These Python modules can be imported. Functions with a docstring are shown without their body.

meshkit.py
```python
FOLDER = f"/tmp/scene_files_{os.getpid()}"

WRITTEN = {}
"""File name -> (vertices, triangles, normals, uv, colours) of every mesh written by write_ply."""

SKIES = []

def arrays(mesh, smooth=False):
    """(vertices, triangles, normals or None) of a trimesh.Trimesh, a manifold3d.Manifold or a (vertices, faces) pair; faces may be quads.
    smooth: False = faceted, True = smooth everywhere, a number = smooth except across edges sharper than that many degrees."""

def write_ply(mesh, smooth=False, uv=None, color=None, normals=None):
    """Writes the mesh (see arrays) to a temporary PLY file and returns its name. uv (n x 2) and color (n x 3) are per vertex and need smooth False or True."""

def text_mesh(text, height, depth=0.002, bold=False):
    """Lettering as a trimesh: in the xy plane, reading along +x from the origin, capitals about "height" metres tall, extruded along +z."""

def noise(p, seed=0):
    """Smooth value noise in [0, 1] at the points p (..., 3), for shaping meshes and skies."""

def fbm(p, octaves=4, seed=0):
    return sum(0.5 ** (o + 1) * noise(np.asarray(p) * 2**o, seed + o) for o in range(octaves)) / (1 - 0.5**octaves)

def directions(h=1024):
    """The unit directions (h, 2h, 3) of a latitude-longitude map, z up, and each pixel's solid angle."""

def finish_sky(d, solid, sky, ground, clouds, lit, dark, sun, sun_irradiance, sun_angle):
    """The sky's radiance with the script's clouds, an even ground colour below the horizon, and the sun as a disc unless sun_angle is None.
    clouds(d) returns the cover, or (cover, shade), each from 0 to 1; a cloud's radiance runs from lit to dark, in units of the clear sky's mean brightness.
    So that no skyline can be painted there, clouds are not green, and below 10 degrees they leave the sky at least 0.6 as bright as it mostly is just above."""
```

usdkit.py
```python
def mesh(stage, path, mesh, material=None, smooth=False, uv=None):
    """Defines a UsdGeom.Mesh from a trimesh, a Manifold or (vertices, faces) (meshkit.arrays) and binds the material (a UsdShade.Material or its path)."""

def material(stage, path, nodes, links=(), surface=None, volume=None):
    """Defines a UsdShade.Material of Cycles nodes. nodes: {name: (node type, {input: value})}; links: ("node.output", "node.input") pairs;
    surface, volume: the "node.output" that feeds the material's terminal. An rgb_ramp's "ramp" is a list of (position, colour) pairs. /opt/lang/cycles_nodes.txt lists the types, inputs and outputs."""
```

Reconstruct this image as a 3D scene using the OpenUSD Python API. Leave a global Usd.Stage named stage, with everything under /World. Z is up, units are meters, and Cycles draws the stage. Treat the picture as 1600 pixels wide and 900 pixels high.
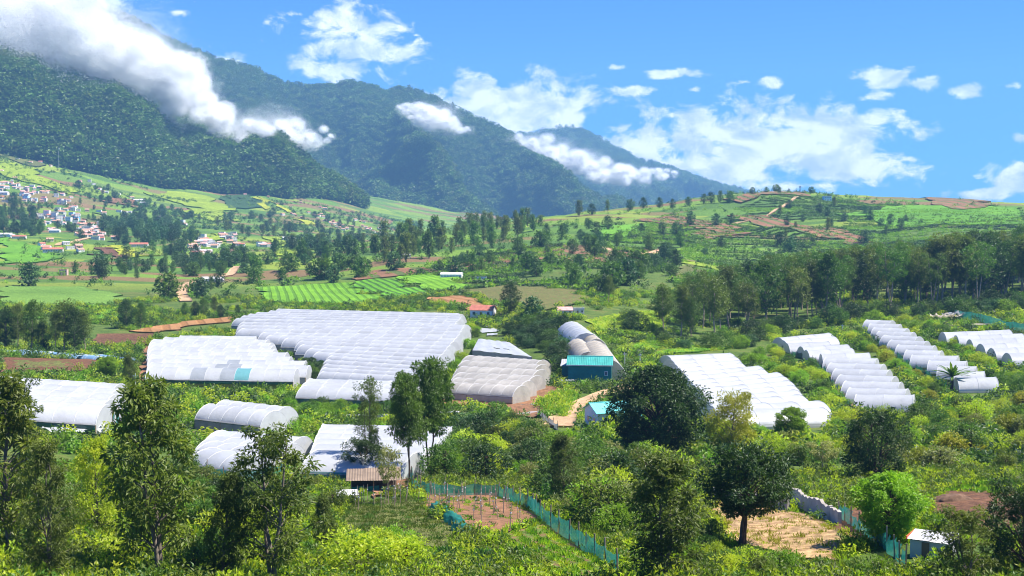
import math, random
import numpy as np, trimesh, usdkit, meshkit
from pxr import Usd, UsdGeom, UsdLux, UsdShade, Sdf, Gf, Vt
from scipy.interpolate import RBFInterpolator
from scipy.spatial import Delaunay
import shapely, shapely.affinity
from shapely.geometry import Polygon, LineString, Point

stage = Usd.Stage.CreateInMemory()
UsdGeom.SetStageUpAxis(stage, 'Z')
UsdGeom.SetStageMetersPerUnit(stage, 1.0)
UsdGeom.Xform.Define(stage, '/World')

# ------------------------------------------------------------------ camera, sky, sun, exposure
EYE = np.array([0.0, 0.0, 100.0])
FPX = 2000.0                                   # focal length in pixels of the 1600 x 900 picture
PITCH = math.radians(3.4)
cam = UsdGeom.Camera.Define(stage, '/World/camera')
cam.AddTranslateOp().Set(Gf.Vec3d(*map(float, EYE)))
cam.AddRotateXOp().Set(90.0 - math.degrees(PITCH))
cam.CreateHorizontalApertureAttr(36.0)
cam.CreateFocalLengthAttr(36.0 * FPX / 1600.0)
cam.CreateClippingRangeAttr(Gf.Vec2f(1.0, 60000.0))
cam.CreateExposureAttr(1.2)

SUN_AZ, SUN_EL = math.radians(90), math.radians(56)
SUN = np.array([math.sin(SUN_AZ) * math.cos(SUN_EL), math.cos(SUN_AZ) * math.cos(SUN_EL), math.sin(SUN_EL)])
sun = UsdLux.DistantLight.Define(stage, '/World/sun')
sun.CreateIntensityAttr(1.25); sun.CreateAngleAttr(0.53); sun.CreateNormalizeAttr(True)
sun.CreateColorAttr(Gf.Vec3f(1.0, 0.95, 0.86))
_zx = math.degrees(math.acos(SUN[2]))
sun.AddRotateZOp().Set(math.degrees(math.atan2(SUN[1], SUN[0])) + 90.0)
sun.AddRotateXOp().Set(_zx)

def build_sky():
    """clear sky with cumulus clouds; each cloud is a soft ellipse in direction space, eaten into by noise"""
    N, L = {}, []
    N['tc'] = ('texture_coordinate', {}); N['sep'] = ('separate_xyz', {})
    L.append(('tc.generated', 'sep.vector'))
    N['sky'] = ('sky_texture', dict(sky_type='single_scattering', sun_disc=False, sun_elevation=SUN_EL, sun_rotation=SUN_AZ, altitude=1500.0, air_density=1.0, aerosol_density=0.35, ozone_density=2.2))
    N['az'] = ('math', dict(math_type='arctan2')); L += [('sep.x', 'az.value1'), ('sep.y', 'az.value2')]
    N['el'] = ('math', dict(math_type='arcsine')); L.append(('sep.z', 'el.value1'))
    N['ae'] = ('combine_xyz', dict(z=0.0)); L += [('az.value', 'ae.x'), ('el.value', 'ae.y')]
    last = None
    for i, (u, v, ru, rv, s) in enumerate(CLOUDS):
        d = px_dir(u, v); a, e = math.atan2(d[0], d[1]), math.asin(d[2])
        N[f's{i}'] = ('vector_math', dict(math_type='subtract', vector2=(a, e, 0)))
        N[f'm{i}'] = ('vector_math', dict(math_type='multiply', vector2=(FPX / ru, FPX / rv, 0)))
        N[f'l{i}'] = ('vector_math', dict(math_type='length'))
        N[f'r{i}'] = ('map_range', dict(range_type='linear', from_min=0.0, from_max=1.6, to_min=s, to_max=s - 1.6, clamp=False))
        L += [('ae.vector', f's{i}.vector1'), (f's{i}.vector', f'm{i}.vector1'), (f'm{i}.vector', f'l{i}.vector1'), (f'l{i}.value', f'r{i}.value')]
        if last is None: last = f'r{i}.result'
        else:
            N[f'x{i}'] = ('math', dict(math_type='smoothmax', value3=0.25)); L += [(last, f'x{i}.value1'), (f'r{i}.result', f'x{i}.value2')]; last = f'x{i}.value'
    N['ns'] = ('vector_math', dict(math_type='multiply', vector2=(1.0, 1.55, 1.0))); L.append(('ae.vector', 'ns.vector1'))
    N['n1'] = ('noise_texture', dict(scale=34.0, detail=9.0, roughness=0.6, distortion=0.35)); L.append(('ns.vector', 'n1.vector'))
    N['n1s'] = ('math', dict(math_type='multiply_add', value2=4.4, value3=-2.0)); L.append(('n1.fac', 'n1s.value1'))
    N['sum'] = ('math', dict(math_type='add')); L += [(last, 'sum.value1'), ('n1s.value', 'sum.value2')]
    N['mask'] = ('map_range', dict(range_type='smoothstep', from_min=-0.28, from_max=0.5, to_min=0.0, to_max=1.0, clamp=True)); L.append(('sum.value', 'mask.value'))
    N['n2'] = ('noise_texture', dict(scale=30.0, detail=8.0, roughness=0.6, distortion=0.4)); L.append(('ns.vector', 'n2.vector'))
    N['cr'] = ('rgb_ramp', dict(ramp=[(0.36, (4.6, 5.2, 6.2)), (0.48, (7.0, 7.3, 7.7)), (0.56, (9.4, 9.4, 9.4))])); L.append(('n2.fac', 'cr.fac'))
    N['tint'] = ('mix', dict(mix_type='multiply', fac=1.0, color2=(0.14, 0.46, 1.10))); L.append(('sky.color', 'tint.color1'))
    N['mix'] = ('mix', dict(mix_type='mix')); L += [('mask.result', 'mix.fac'), ('tint.color', 'mix.color1'), ('cr.color', 'mix.color2')]
    N['bg'] = ('background_shader', dict(strength=0.075)); L.append(('mix.color', 'bg.color'))
    m = usdkit.material(stage, '/World/Looks/sky', N, L, surface='bg.background')
    dome = UsdLux.DomeLight.Define(stage, '/World/sky')
    dome.CreateIntensityAttr(1.0)
    UsdShade.MaterialBindingAPI.Apply(dome.GetPrim()).Bind(m)
    for k, v in (('label', 'bright blue daytime sky with scattered white cumulus clouds'), ('category', 'sky'), ('kind', 'structure')):
        dome.GetPrim().SetCustomDataByKey(k, v)

def px_dir(u, v):
    """unit direction of a pixel of the 1600 x 900 picture"""
    a, b = (u - 800.0) / FPX, (450.0 - v) / FPX
    d = np.array([a, math.cos(PITCH) + b * math.sin(PITCH), -math.sin(PITCH) + b * math.cos(PITCH)])
    return d / np.linalg.norm(d)

def px_point(u, v, dist):
    """the point of the pixel's ray at a horizontal distance from the camera"""
    d = px_dir(u, v)
    return EYE + d * dist / math.hypot(d[0], d[1])

def to_px(p):
    q = np.asarray(p, float) - EYE
    f = q[..., 1] * math.cos(PITCH) - q[..., 2] * math.sin(PITCH); up = q[..., 1] * math.sin(PITCH) + q[..., 2] * math.cos(PITCH)
    return 800 + FPX * q[..., 0] / f, 450 - FPX * up / f, f

# u, v, half width, half height (pixels of the photograph, as directions), strength
CLOUDS = [(545, 40, 75, 26, .75), (575, 75, 70, 22, .8), (530, 112, 78, 20, .75), (465, 22, 24, 8, .35), (280, 20, 18, 9, .2), (360, 95, 30, 14, .45),
          (760, 160, 70, 34, 1.0), (835, 172, 80, 42, 1.0), (700, 175, 60, 35, .8), (900, 185, 30, 22, .5),
          (1000, 235, 90, 30, .9), (1150, 210, 120, 40, 1.0), (1240, 225, 130, 48, 1.0), (1330, 245, 75, 30, .8), (1120, 260, 160, 28, .9), (1050, 180, 40, 10, .3), (960, 200, 40, 14, .6),
          (965, 106, 18, 6, .35), (1040, 116, 50, 10, .42), (988, 140, 36, 9, .5), (1085, 140, 20, 7, .3), (1205, 128, 26, 13, .5), (1165, 128, 14, 5, .2),
          (1385, 122, 55, 16, .5), (1440, 128, 40, 15, .5), (1365, 152, 42, 10, .45), (1510, 140, 34, 11, .42), (1575, 135, 18, 9, .2), (1595, 215, 14, 12, .4),
          (1530, 302, 55, 10, .7), (1610, 285, 50, 22, .8), (1230, 290, 130, 10, .4), (650, 55, 14, 4, .1), (1420, 248, 40, 12, .1),
          (-260, 90, 120, 40, .6), (1900, 160, 110, 36, .7), (2300, 240, 160, 40, .8), (-700, 60, 130, 45, .7), (2000, -200, 180, 60, .7), (300, -260, 200, 60, .6), (1100, -330, 160, 50, .5)]
build_sky()

# ------------------------------------------------------------------ authoring helpers
NAMES = {}
def numbered(parent, name):
    k = (parent, name); n = NAMES.get(k, 0); NAMES[k] = n + 1
    return f'{parent}/{name}' if n == 0 else f'{parent}/{name}_{n:03d}'

def data(prim, label=None, cat=None, group=None, kind=None):
    for k, v in (('label', label), ('category', cat), ('group', group), ('kind', kind)):
        if v: prim.SetCustomDataByKey(k, v)

def path_of(p): return str(p.GetPath()) if hasattr(p, 'GetPath') else str(p)

def thing(name, label=None, cat=None, group=None, loc=(0, 0, 0), rz=0.0, scale=None, kind=None, parent='/World'):
    x = UsdGeom.Xform.Define(stage, numbered(path_of(parent), name))
    x.AddTranslateOp().Set(Gf.Vec3d(*map(float, loc)))
    if rz: x.AddRotateZOp().Set(math.degrees(rz))
    if scale is not None: x.AddScaleOp().Set(Gf.Vec3f(*map(float, np.broadcast_to(scale, 3))))
    data(x.GetPrim(), label, cat, group, kind)
    return x.GetPrim()

def obj(name, mesh, mat, parent='/World', smooth=False, label=None, cat=None, group=None, kind=None, color=None):
    m = usdkit.mesh(stage, numbered(path_of(parent), name), mesh, mat, smooth)
    if color is not None:
        UsdGeom.PrimvarsAPI(m).CreatePrimvar('tint', Sdf.ValueTypeNames.Color3fArray, 'vertex').Set(Vt.Vec3fArray.FromNumpy(np.asarray(color, np.float32)))
    data(m.GetPrim(), label, cat, group, kind)
    return m.GetPrim()

stage.CreateClassPrim('/World/Kinds')
def kind_of(name):
    """a class prim that holds the parts of one kind of thing; copies reference it"""
    p = stage.CreateClassPrim('/World/Kinds/' + name)
    return p
def copy(proto, name, label, cat, group=None, loc=(0, 0, 0), rz=0.0, scale=None, tilt=0.0):
    x = UsdGeom.Xform.Define(stage, numbered('/World', name))
    x.AddTranslateOp().Set(Gf.Vec3d(*map(float, loc)))
    if rz: x.AddRotateZOp().Set(math.degrees(rz))
    if tilt: x.AddRotateXOp().Set(math.degrees(tilt))
    if scale is not None: x.AddScaleOp().Set(Gf.Vec3f(*map(float, np.broadcast_to(scale, 3))))
    p = x.GetPrim(); p.GetReferences().AddInternalReference(proto.GetPath()); p.SetInstanceable(True)
    data(p, label, cat, group)
    return p
def instancer(name, protos, pos, rz, scale, idx, label, cat, group=None, kind='stuff'):
    """many small copies as one mass; protos: list of (mesh, material, smooth)"""
    pi = UsdGeom.PointInstancer.Define(stage, numbered('/World', name))
    base = str(pi.GetPath()) + '/kinds'
    stage.CreateClassPrim(base) if False else UsdGeom.Scope.Define(stage, base)
    rel = pi.CreatePrototypesRel()
    for k, (mesh, mat, sm) in enumerate(protos):
        m = usdkit.mesh(stage, f'{base}/kind_{k:03d}', mesh, mat, sm); rel.AddTarget(m.GetPath())
    n = len(pos); rz = np.asarray(rz, float)
    pi.CreatePositionsAttr(Vt.Vec3fArray.FromNumpy(np.asarray(pos, np.float32)))
    q = [Gf.Quath(float(math.cos(a / 2)), 0, 0, float(math.sin(a / 2))) for a in rz]
    pi.CreateOrientationsAttr(Vt.QuathArray(q))
    s = np.asarray(scale, np.float32); s = np.repeat(s[:, None], 3, 1) if s.ndim == 1 else s
    pi.CreateScalesAttr(Vt.Vec3fArray.FromNumpy(s))
    pi.CreateProtoIndicesAttr(Vt.IntArray.FromNumpy(np.asarray(idx, np.int32)))
    data(pi.GetPrim(), label, cat, group, kind)
    return pi.GetPrim()

def MAT(name, nodes, links, surface=None, volume=None):
    return usdkit.material(stage, '/World/Looks/' + name, nodes, links, surface, volume)
def plain(name, col, rough=0.7, noise=None, amount=0.25, spec=0.3, metallic=0.0, bump=0.0):
    """principled colour with a little noise wear; noise = scale per metre"""
    c = np.array(col, float)
    N = {'p': ('principled_bsdf', dict(roughness=rough, specular_ior_level=spec, metallic=metallic)), 'g': ('geometry', {})}
    N['n'] = ('noise_texture', dict(scale=noise or 0.8, detail=5.0, roughness=0.6))
    N['r'] = ('rgb_ramp', dict(ramp=[(0.3, tuple(c * (1 - amount))), (0.7, tuple(np.minimum(c * (1 + amount), 0.95)))]))
    L = [('g.position', 'n.vector'), ('n.fac', 'r.fac'), ('r.color', 'p.base_color')]
    if bump:
        N['b'] = ('bump', dict(strength=0.5, distance=bump)); L += [('n.fac', 'b.height'), ('b.normal', 'p.normal')]
    return MAT(name, N, L, 'p.BSDF')
# ------------------------------------------------------------------ the ground: one sheet from the camera's slope to the far hills
COLS = {
 -500: [(1000,45),(900,70),(800,100),(750,140),(700,180),(650,225),(600,300),(560,390),(520,500),(480,640),(440,850),(400,1100),(370,1350),(340,1550),(300,1750),(250,1950),(200,2150)],
 -150: [(1000,45),(900,70),(800,100),(750,140),(700,180),(650,225),(600,300),(560,390),(520,500),(480,640),(440,850),(400,1120),(370,1400),(340,1600),(300,1850),(250,2050),(215,2250)],
 100:  [(1000,45),(900,70),(800,100),(750,140),(700,180),(650,230),(600,300),(560,390),(520,500),(480,640),(440,850),(400,1150),(370,1420),(340,1700),(300,1980),(265,2250)],
 260:  [(900,72),(800,105),(750,140),(700,185),(650,235),(600,305),(560,390),(520,500),(480,640),(440,850),(400,1150),(370,1500),(340,1850),(310,2150),(292,2350)],
 400:  [(1000,45),(900,75),(800,110),(750,145),(700,185),(650,235),(600,305),(560,385),(520,490),(480,620),(450,760),(420,950),(400,1180),(375,1600),(350,1950),(320,2250),(292,2500)],
 540:  [(900,75),(800,110),(750,148),(700,190),(650,238),(600,305),(560,380),(520,470),(480,590),(450,740),(420,900),(395,1060),(390,1130),(385,1500),(365,1950),(340,2300),(318,2600)],
 640:  [(900,75),(800,110),(750,148),(700,190),(650,238),(600,300),(550,385),(500,500),(470,600),(440,740),(410,880),(380,1030),(372,1110),(380,1500),(375,2000),(362,2500)],
 760:  [(1000,45),(900,75),(800,110),(750,148),(700,190),(650,238),(600,298),(550,380),(500,490),(460,620),(430,770),(400,920),(370,1060),(352,1160),(365,1500),(380,2000),(385,2500)],
 900:  [(900,75),(800,110),(750,150),(700,190),(650,236),(600,292),(550,368),(500,465),(460,580),(430,710),(400,850),(370,1000),(345,1130),(332,1210),(350,1600),(370,2200)],
 1040: [(1000,45),(900,75),(800,108),(750,145),(700,185),(650,232),(600,285),(550,355),(510,430),(480,510),(450,610),(420,740),(390,880),(360,1030),(335,1180),(318,1290),(340,1700),(360,2300)],
 1190: [(900,75),(800,106),(750,142),(700,180),(650,228),(600,280),(550,342),(510,412),(480,480),(450,580),(420,720),(390,860),(360,1010),(330,1190),(300,1350),(325,1750),(350,2300)],
 1340: [(1000,45),(900,75),(800,104),(750,138),(700,176),(650,222),(600,272),(550,330),(510,392),(480,455),(450,560),(420,720),(390,870),(360,1030),(330,1230),(309,1400),(330,1800),(350,2300)],
 1480: [(900,75),(800,102),(750,134),(700,172),(650,218),(600,266),(550,322),(510,380),(480,440),(450,550),(420,710),(390,860),(360,1020),(330,1230),(312,1400),(330,1800),(350,2300)],
 1640: [(1000,45),(900,75),(800,100),(750,130),(700,168),(650,212),(600,260),(550,314),(510,370),(480,428),(450,540),(420,690),(390,840),(360,1000),(335,1180),(321,1400),(335,1800),(350,2300)],
 2000: [(900,75),(800,100),(750,130),(700,165),(650,208),(600,255),(550,310),(510,365),(480,425),(450,530),(420,680),(390,830),(360,990),(340,1150),(328,1400),(340,1800),(350,2300)],
}
_cp, _cz = [], []
for _u, _l in COLS.items():
    for _v, _d in _l:
        if 420 < _v < 800: _d *= 1 + np.interp(_u, [1100, 1640, 2000], [0, .10, .13]) * np.interp(_v, [420, 480, 660, 800], [0, 1, 1, 0])   # the terraces climb to the right
        _d *= 1 + (np.interp(_v, [330, 340, 370, 400, 440, 480, 520, 560, 600, 650, 700, 750], [1, .97, .90, .85, .82, .81, .83, .87, .925, .945, .98, 1]) - 1) * np.interp(_u, [900, 1190], [1, 0])   # the farm lies on a gentle rise
        p = px_point(_u, _v, _d); _cp.append((math.atan2(p[0], p[1]) * 2.2, math.log(_d))); _cz.append(p[2])
for _a in np.radians([-34, -15, 0, 15, 34]):
    for _d, _z in ((3, 98.2), (12, 96.0), (25, 91.5)):
        _cp.append((_a * 2.2, math.log(_d))); _cz.append(_z)
_rbf = RBFInterpolator(np.array(_cp), np.array(_cz), kernel='thin_plate_spline', smoothing=1e-4, neighbors=60)
AZ = np.radians(np.linspace(-36, 36, 760)); RR = np.exp(np.linspace(math.log(3.0), math.log(3000.0), 620))
_A, _R = np.meshgrid(AZ, RR)                     # rows: distance, columns: azimuth
_coarse_a, _coarse_r = np.linspace(AZ[0], AZ[-1], 150), np.linspace(math.log(3.0), math.log(3000.0), 170)
_ca, _cr = np.meshgrid(_coarse_a, _coarse_r)
_zc = _rbf(np.stack([_ca.ravel() * 2.2, _cr.ravel()], 1)).reshape(_ca.shape)
from scipy.interpolate import RectBivariateSpline
ZG = RectBivariateSpline(_coarse_r, _coarse_a, _zc)(np.log(RR), AZ)
_X, _Y = _R * np.sin(_A), _R * np.cos(_A)
def _relief(x, y):
    p = np.stack([x, y, 0 * x], -1); r = np.hypot(x, y)
    near = (meshkit.fbm(p / 9.0, 3, 5) - 0.5) * np.clip(r / 60, 0.2, 1) * 0.6
    far = (meshkit.fbm(p / 70.0, 4, 9) - 0.5) * np.clip((r - 350) / 600, 0, 1) * 9.0
    return near + far
ZG = ZG + _relief(_X, _Y)
# pads levelled under the greenhouses are cut in before the mesh is made (see greenhouses)
def ground_z(x, y):
    x, y = np.asarray(x, float), np.asarray(y, float)
    a, r = np.arctan2(x, y), np.maximum(np.hypot(x, y), 3.001)
    fa = np.clip((a - AZ[0]) / (AZ[1] - AZ[0]), 0, len(AZ) - 1.001); fr = np.clip(np.log(r / RR[0]) / math.log(RR[1] / RR[0]), 0, len(RR) - 1.001)
    i, j = fr.astype(int), fa.astype(int); s, t = fr - i, fa - j
    return ZG[i, j] * (1 - s) * (1 - t) + ZG[i + 1, j] * s * (1 - t) + ZG[i, j + 1] * (1 - s) * t + ZG[i + 1, j + 1] * s * t
def on(x, y, dz=0.0): return np.array([x, y, float(ground_z(x, y)) + dz])
_T = (ZG - EYE[2]) / RR[:, None]                 # tangent of elevation
_TM = np.maximum.accumulate(_T, 0)
def hit(u, v):
    """where the pixel's ray meets the ground: (x, y, z)"""
    d = px_dir(u, v); a = math.atan2(d[0], d[1]); t = d[2] / math.hypot(d[0], d[1])
    fa = np.clip((a - AZ[0]) / (AZ[1] - AZ[0]), 0, len(AZ) - 1.001); j = int(fa); w = fa - j
    col = _TM[:, j] * (1 - w) + _TM[:, j + 1] * w
    i = int(np.searchsorted(col, t)); i = min(max(i, 1), len(RR) - 1)
    s = (t - col[i - 1]) / max(col[i] - col[i - 1], 1e-9)
    r = RR[i - 1] * (RR[i] / RR[i - 1]) ** min(max(s, 0), 1)
    x, y = r * math.sin(a), r * math.cos(a)
    return np.array([x, y, float(ground_z(x, y))])
def hits(pts): return [hit(u, v) for u, v in pts]

def build_ground():
    n, m = len(RR), len(AZ)
    v = np.stack([_X, _Y, ZG], -1).reshape(-1, 3)
    i, j = np.meshgrid(np.arange(n - 1), np.arange(m - 1), indexing='ij'); k = (i * m + j).ravel()
    q = np.stack([k, k + 1, k + m + 1, k + m], 1)
    N = {'g': ('geometry', {}), 'p': ('principled_bsdf', dict(roughness=0.9, specular_ior_level=0.15)),
         'n1': ('noise_texture', dict(scale=0.012, detail=6.0, roughness=0.6)), 'n2': ('noise_texture', dict(scale=0.16, detail=6.0, roughness=0.7)), 'n3': ('noise_texture', dict(scale=2.2, detail=5.0, roughness=0.7)),
         'v': ('voronoi_texture', dict(scale=0.017, randomness=1.0)), 'mp': ('mapping', dict(rotation=(0, 0, 0.35), scale=(0.55, 1.5, 0.02))),
         'wp': ('noise_texture', dict(scale=0.02, detail=3.0)), 'wa': ('vector_math', dict(math_type='multiply_add', vector2=(26, 26, 0))),
         'vs': ('separate_color', {}),
         'rf': ('rgb_ramp', dict(interpolate=False, ramp=[(0.0, (0.10, 0.20, 0.025)), (0.16, (0.15, 0.26, 0.03)), (0.3, (0.07, 0.15, 0.025)), (0.42, (0.21, 0.125, 0.065)), (0.52, (0.17, 0.26, 0.03)), (0.64, (0.10, 0.17, 0.035)), (0.76, (0.19, 0.15, 0.06)), (0.84, (0.22, 0.29, 0.035)), (0.93, (0.12, 0.21, 0.03))])),
         'rg': ('rgb_ramp', dict(ramp=[(0.3, (0.045, 0.085, 0.016)), (0.5, (0.085, 0.14, 0.024)), (0.62, (0.13, 0.15, 0.035)), (0.75, (0.17, 0.115, 0.06))])),
         'd': ('vector_math', dict(math_type='length')), 'mr': ('map_range', dict(range_type='smoothstep', from_min=560.0, from_max=760.0, to_min=0.0, to_max=0.85, clamp=True)),
         'm1': ('mix', dict(mix_type='mix')), 'm2': ('mix', dict(mix_type='multiply', fac=0.75)), 'r2': ('rgb_ramp', dict(ramp=[(0.25, (0.5, 0.5, 0.5)), (0.75, (1.35, 1.3, 1.2))])),
         'b': ('bump', dict(strength=0.8, distance=0.25))}
    L = [('g.position', 'n1.vector'), ('g.position', 'n2.vector'), ('g.position', 'n3.vector'), ('g.position', 'wp.vector'), ('wp.color', 'wa.vector1'), ('g.position', 'wa.vector3'),
         ('wa.vector', 'mp.vector'), ('mp.vector', 'v.vector'), ('v.color', 'vs.color'), ('vs.r', 'rf.fac'), ('n2.fac', 'rg.fac'), ('g.position', 'd.vector1'), ('d.value', 'mr.value'),
         ('mr.result', 'm1.fac'), ('rg.color', 'm1.color1'), ('rf.color', 'm1.color2'), ('n3.fac', 'r2.fac'), ('m1.color', 'm2.color1'), ('r2.color', 'm2.color2'), ('m2.color', 'p.base_color'), ('n3.fac', 'b.height'), ('b.normal', 'p.normal')]
    mat = MAT('ground', N, L, 'p.BSDF')
    obj('ground', (v, q), mat, smooth=True, label='rolling green valley ground with terraced hill slopes', cat='ground', kind='structure')

# ------------------------------------------------------------------ the mountains
def ridge(pts, u): return np.interp(u, [p[0] for p in pts], [p[1] for p in pts])
MOUNT = [
 dict(name='mountain', label='nearest forested mountain on the left, its top inside the low cloud', us=(-700, 640), ridge=[(-700,-160),(-300,-60),(0,20),(100,70),(200,118),(300,186),(400,250),(480,294),(530,318),(580,345),(640,375)],
      dr=[(-700,3000),(200,2900),(640,2850)], db=[(-700,2000),(100,2200),(640,2400)], vb=[(-700,235),(-150,255),(100,300),(260,315),(400,330),(540,350),(640,385)], amp=110, seed=3),
 dict(name='mountain', label='middle forested mountain with a long ridge sloping down to the right', us=(-700, 1120), ridge=[(-700,-260),(-200,-110),(0,-25),(100,5),(205,38),(250,62),(295,83),(340,98),(400,114),(440,134),(480,140),(520,137),(550,131),(575,136),(600,146),(630,141),(655,145),(690,162),(740,186),(800,212),(850,250),(900,288),(950,325),(1120,400)],
      dr=[(-700,4900),(400,4800),(1120,4500)], db=[(-700,3100),(400,3150),(1120,3300)], vb=[(-700,330),(400,360),(640,385),(1120,420)], amp=130, seed=8),
 dict(name='mountain', label='farthest blue mountain with a rounded peak right of the middle ridge', us=(560, 1500), ridge=[(560,320),(700,250),(760,225),(810,210),(850,206),(885,198),(915,204),(960,232),(1000,250),(1040,262),(1080,276),(1120,289),(1170,303),(1240,322),(1500,350)],
      dr=[(560,7400),(1500,7400)], db=[(560,5000),(1500,5200)], vb=[(560,400),(1500,420)], amp=130, seed=15),
]
def mountain_surface(m):
    """rows from the foot to behind the ridge; returns X, Y, Z and the function z(u, s)"""
    nu, ns = 300, 130
    us = np.linspace(*m['us'], nu); s = np.concatenate([np.linspace(0, 1, ns), np.linspace(1.02, 1.8, 24)])
    U, S = np.meshgrid(us, s)
    A = np.arctan2((U - 800) / FPX, 1.0)
    dr, db = ridge(m['dr'], U), ridge(m['db'], U)
    D = db + (dr - db) * S
    tan_of = lambda v: np.tan(np.arctan((450 - v) / FPX) - PITCH)
    zr = EYE[2] + dr * tan_of(ridge(m['ridge'], U)); zb = EYE[2] + db * tan_of(ridge(m['vb'], U)) - 25
    prof = np.where(S <= 1, S * 0.8 + 0.2 * S ** 2, 1 - (S - 1) * 0.9)
    Z = zb + (zr - zb) * prof
    X, Y = D * np.sin(A), D * np.cos(A)
    g = meshkit.fbm(np.stack([X / 560.0 + 0.3 * Y / 560.0, Y / 2000.0, 0 * X], -1), 5, m['seed'])
    g = 1 - np.abs(2 * g - 1) * 2.0                                    # sharp spurs, gullies between
    g2 = 1 - np.abs(2 * meshkit.fbm(np.stack([X / 210.0 + 0.2 * Y / 210.0, Y / 800.0, 0 * X], -1), 4, m['seed'] + 21) - 1) * 2.0; g = g + 0.45 * (g2 - 0.45)
    env = np.clip(S * 3, 0, 1) * np.clip((1 - S) * 2.2, 0, 1)
    Z = Z + m['amp'] * (g - 0.45) * env * 1.6
    Z = Z + (meshkit.fbm(np.stack([X, Y, 0 * X], -1) / 130.0, 4, m['seed'] + 50) - 0.5) * 26 * np.clip(np.abs(1 - S) * 4, 0.15, 1)
    return U, S, X, Y, Z
def build_mountains():
    N = {'g': ('geometry', {}), 'p': ('principled_bsdf', dict(roughness=0.9, specular_ior_level=0.1)), 'n': ('noise_texture', dict(scale=0.03, detail=6.0, roughness=0.65)),
         'r': ('rgb_ramp', dict(ramp=[(0.3, (0.03, 0.06, 0.016)), (0.7, (0.07, 0.11, 0.03))])), 'v': ('voronoi_texture', dict(scale=0.075)), 'b': ('bump', dict(strength=1.0, distance=9.0, invert=True))}
    L = [('g.position', 'n.vector'), ('n.fac', 'r.fac'), ('r.color', 'p.base_color'), ('g.position', 'v.vector'), ('v.distance', 'b.height'), ('b.normal', 'p.normal')]
    mat = MAT('forest_floor', N, L, 'p.BSDF')
    out = []
    for m in MOUNT:
        U, S, X, Y, Z = mountain_surface(m); n, k = X.shape
        i, j = np.meshgrid(np.arange(n - 1), np.arange(k - 1), indexing='ij'); q = (i * k + j).ravel()
        obj(m['name'], (np.stack([X, Y, Z], -1).reshape(-1, 3), np.stack([q, q + 1, q + k + 1, q + k], 1)), mat, smooth=True, label=m['label'], cat='mountain', kind='structure')
        out.append((U, S, X, Y, Z))
    return out
def build_haze():
    N = {'v': ('principled_volume', dict(color=(0.30, 0.64, 1.0), density=9.5e-5, anisotropy=0.0))}
    m = MAT('haze', N, [], volume='v.volume')
    b = trimesh.creation.box(bounds=[[-7000, -300, -80], [7000, 9500, 1150]])
    obj('haze', b, m, label='thin bluish haze filling the valley and fading the far mountains', cat='haze', kind='stuff')
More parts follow.
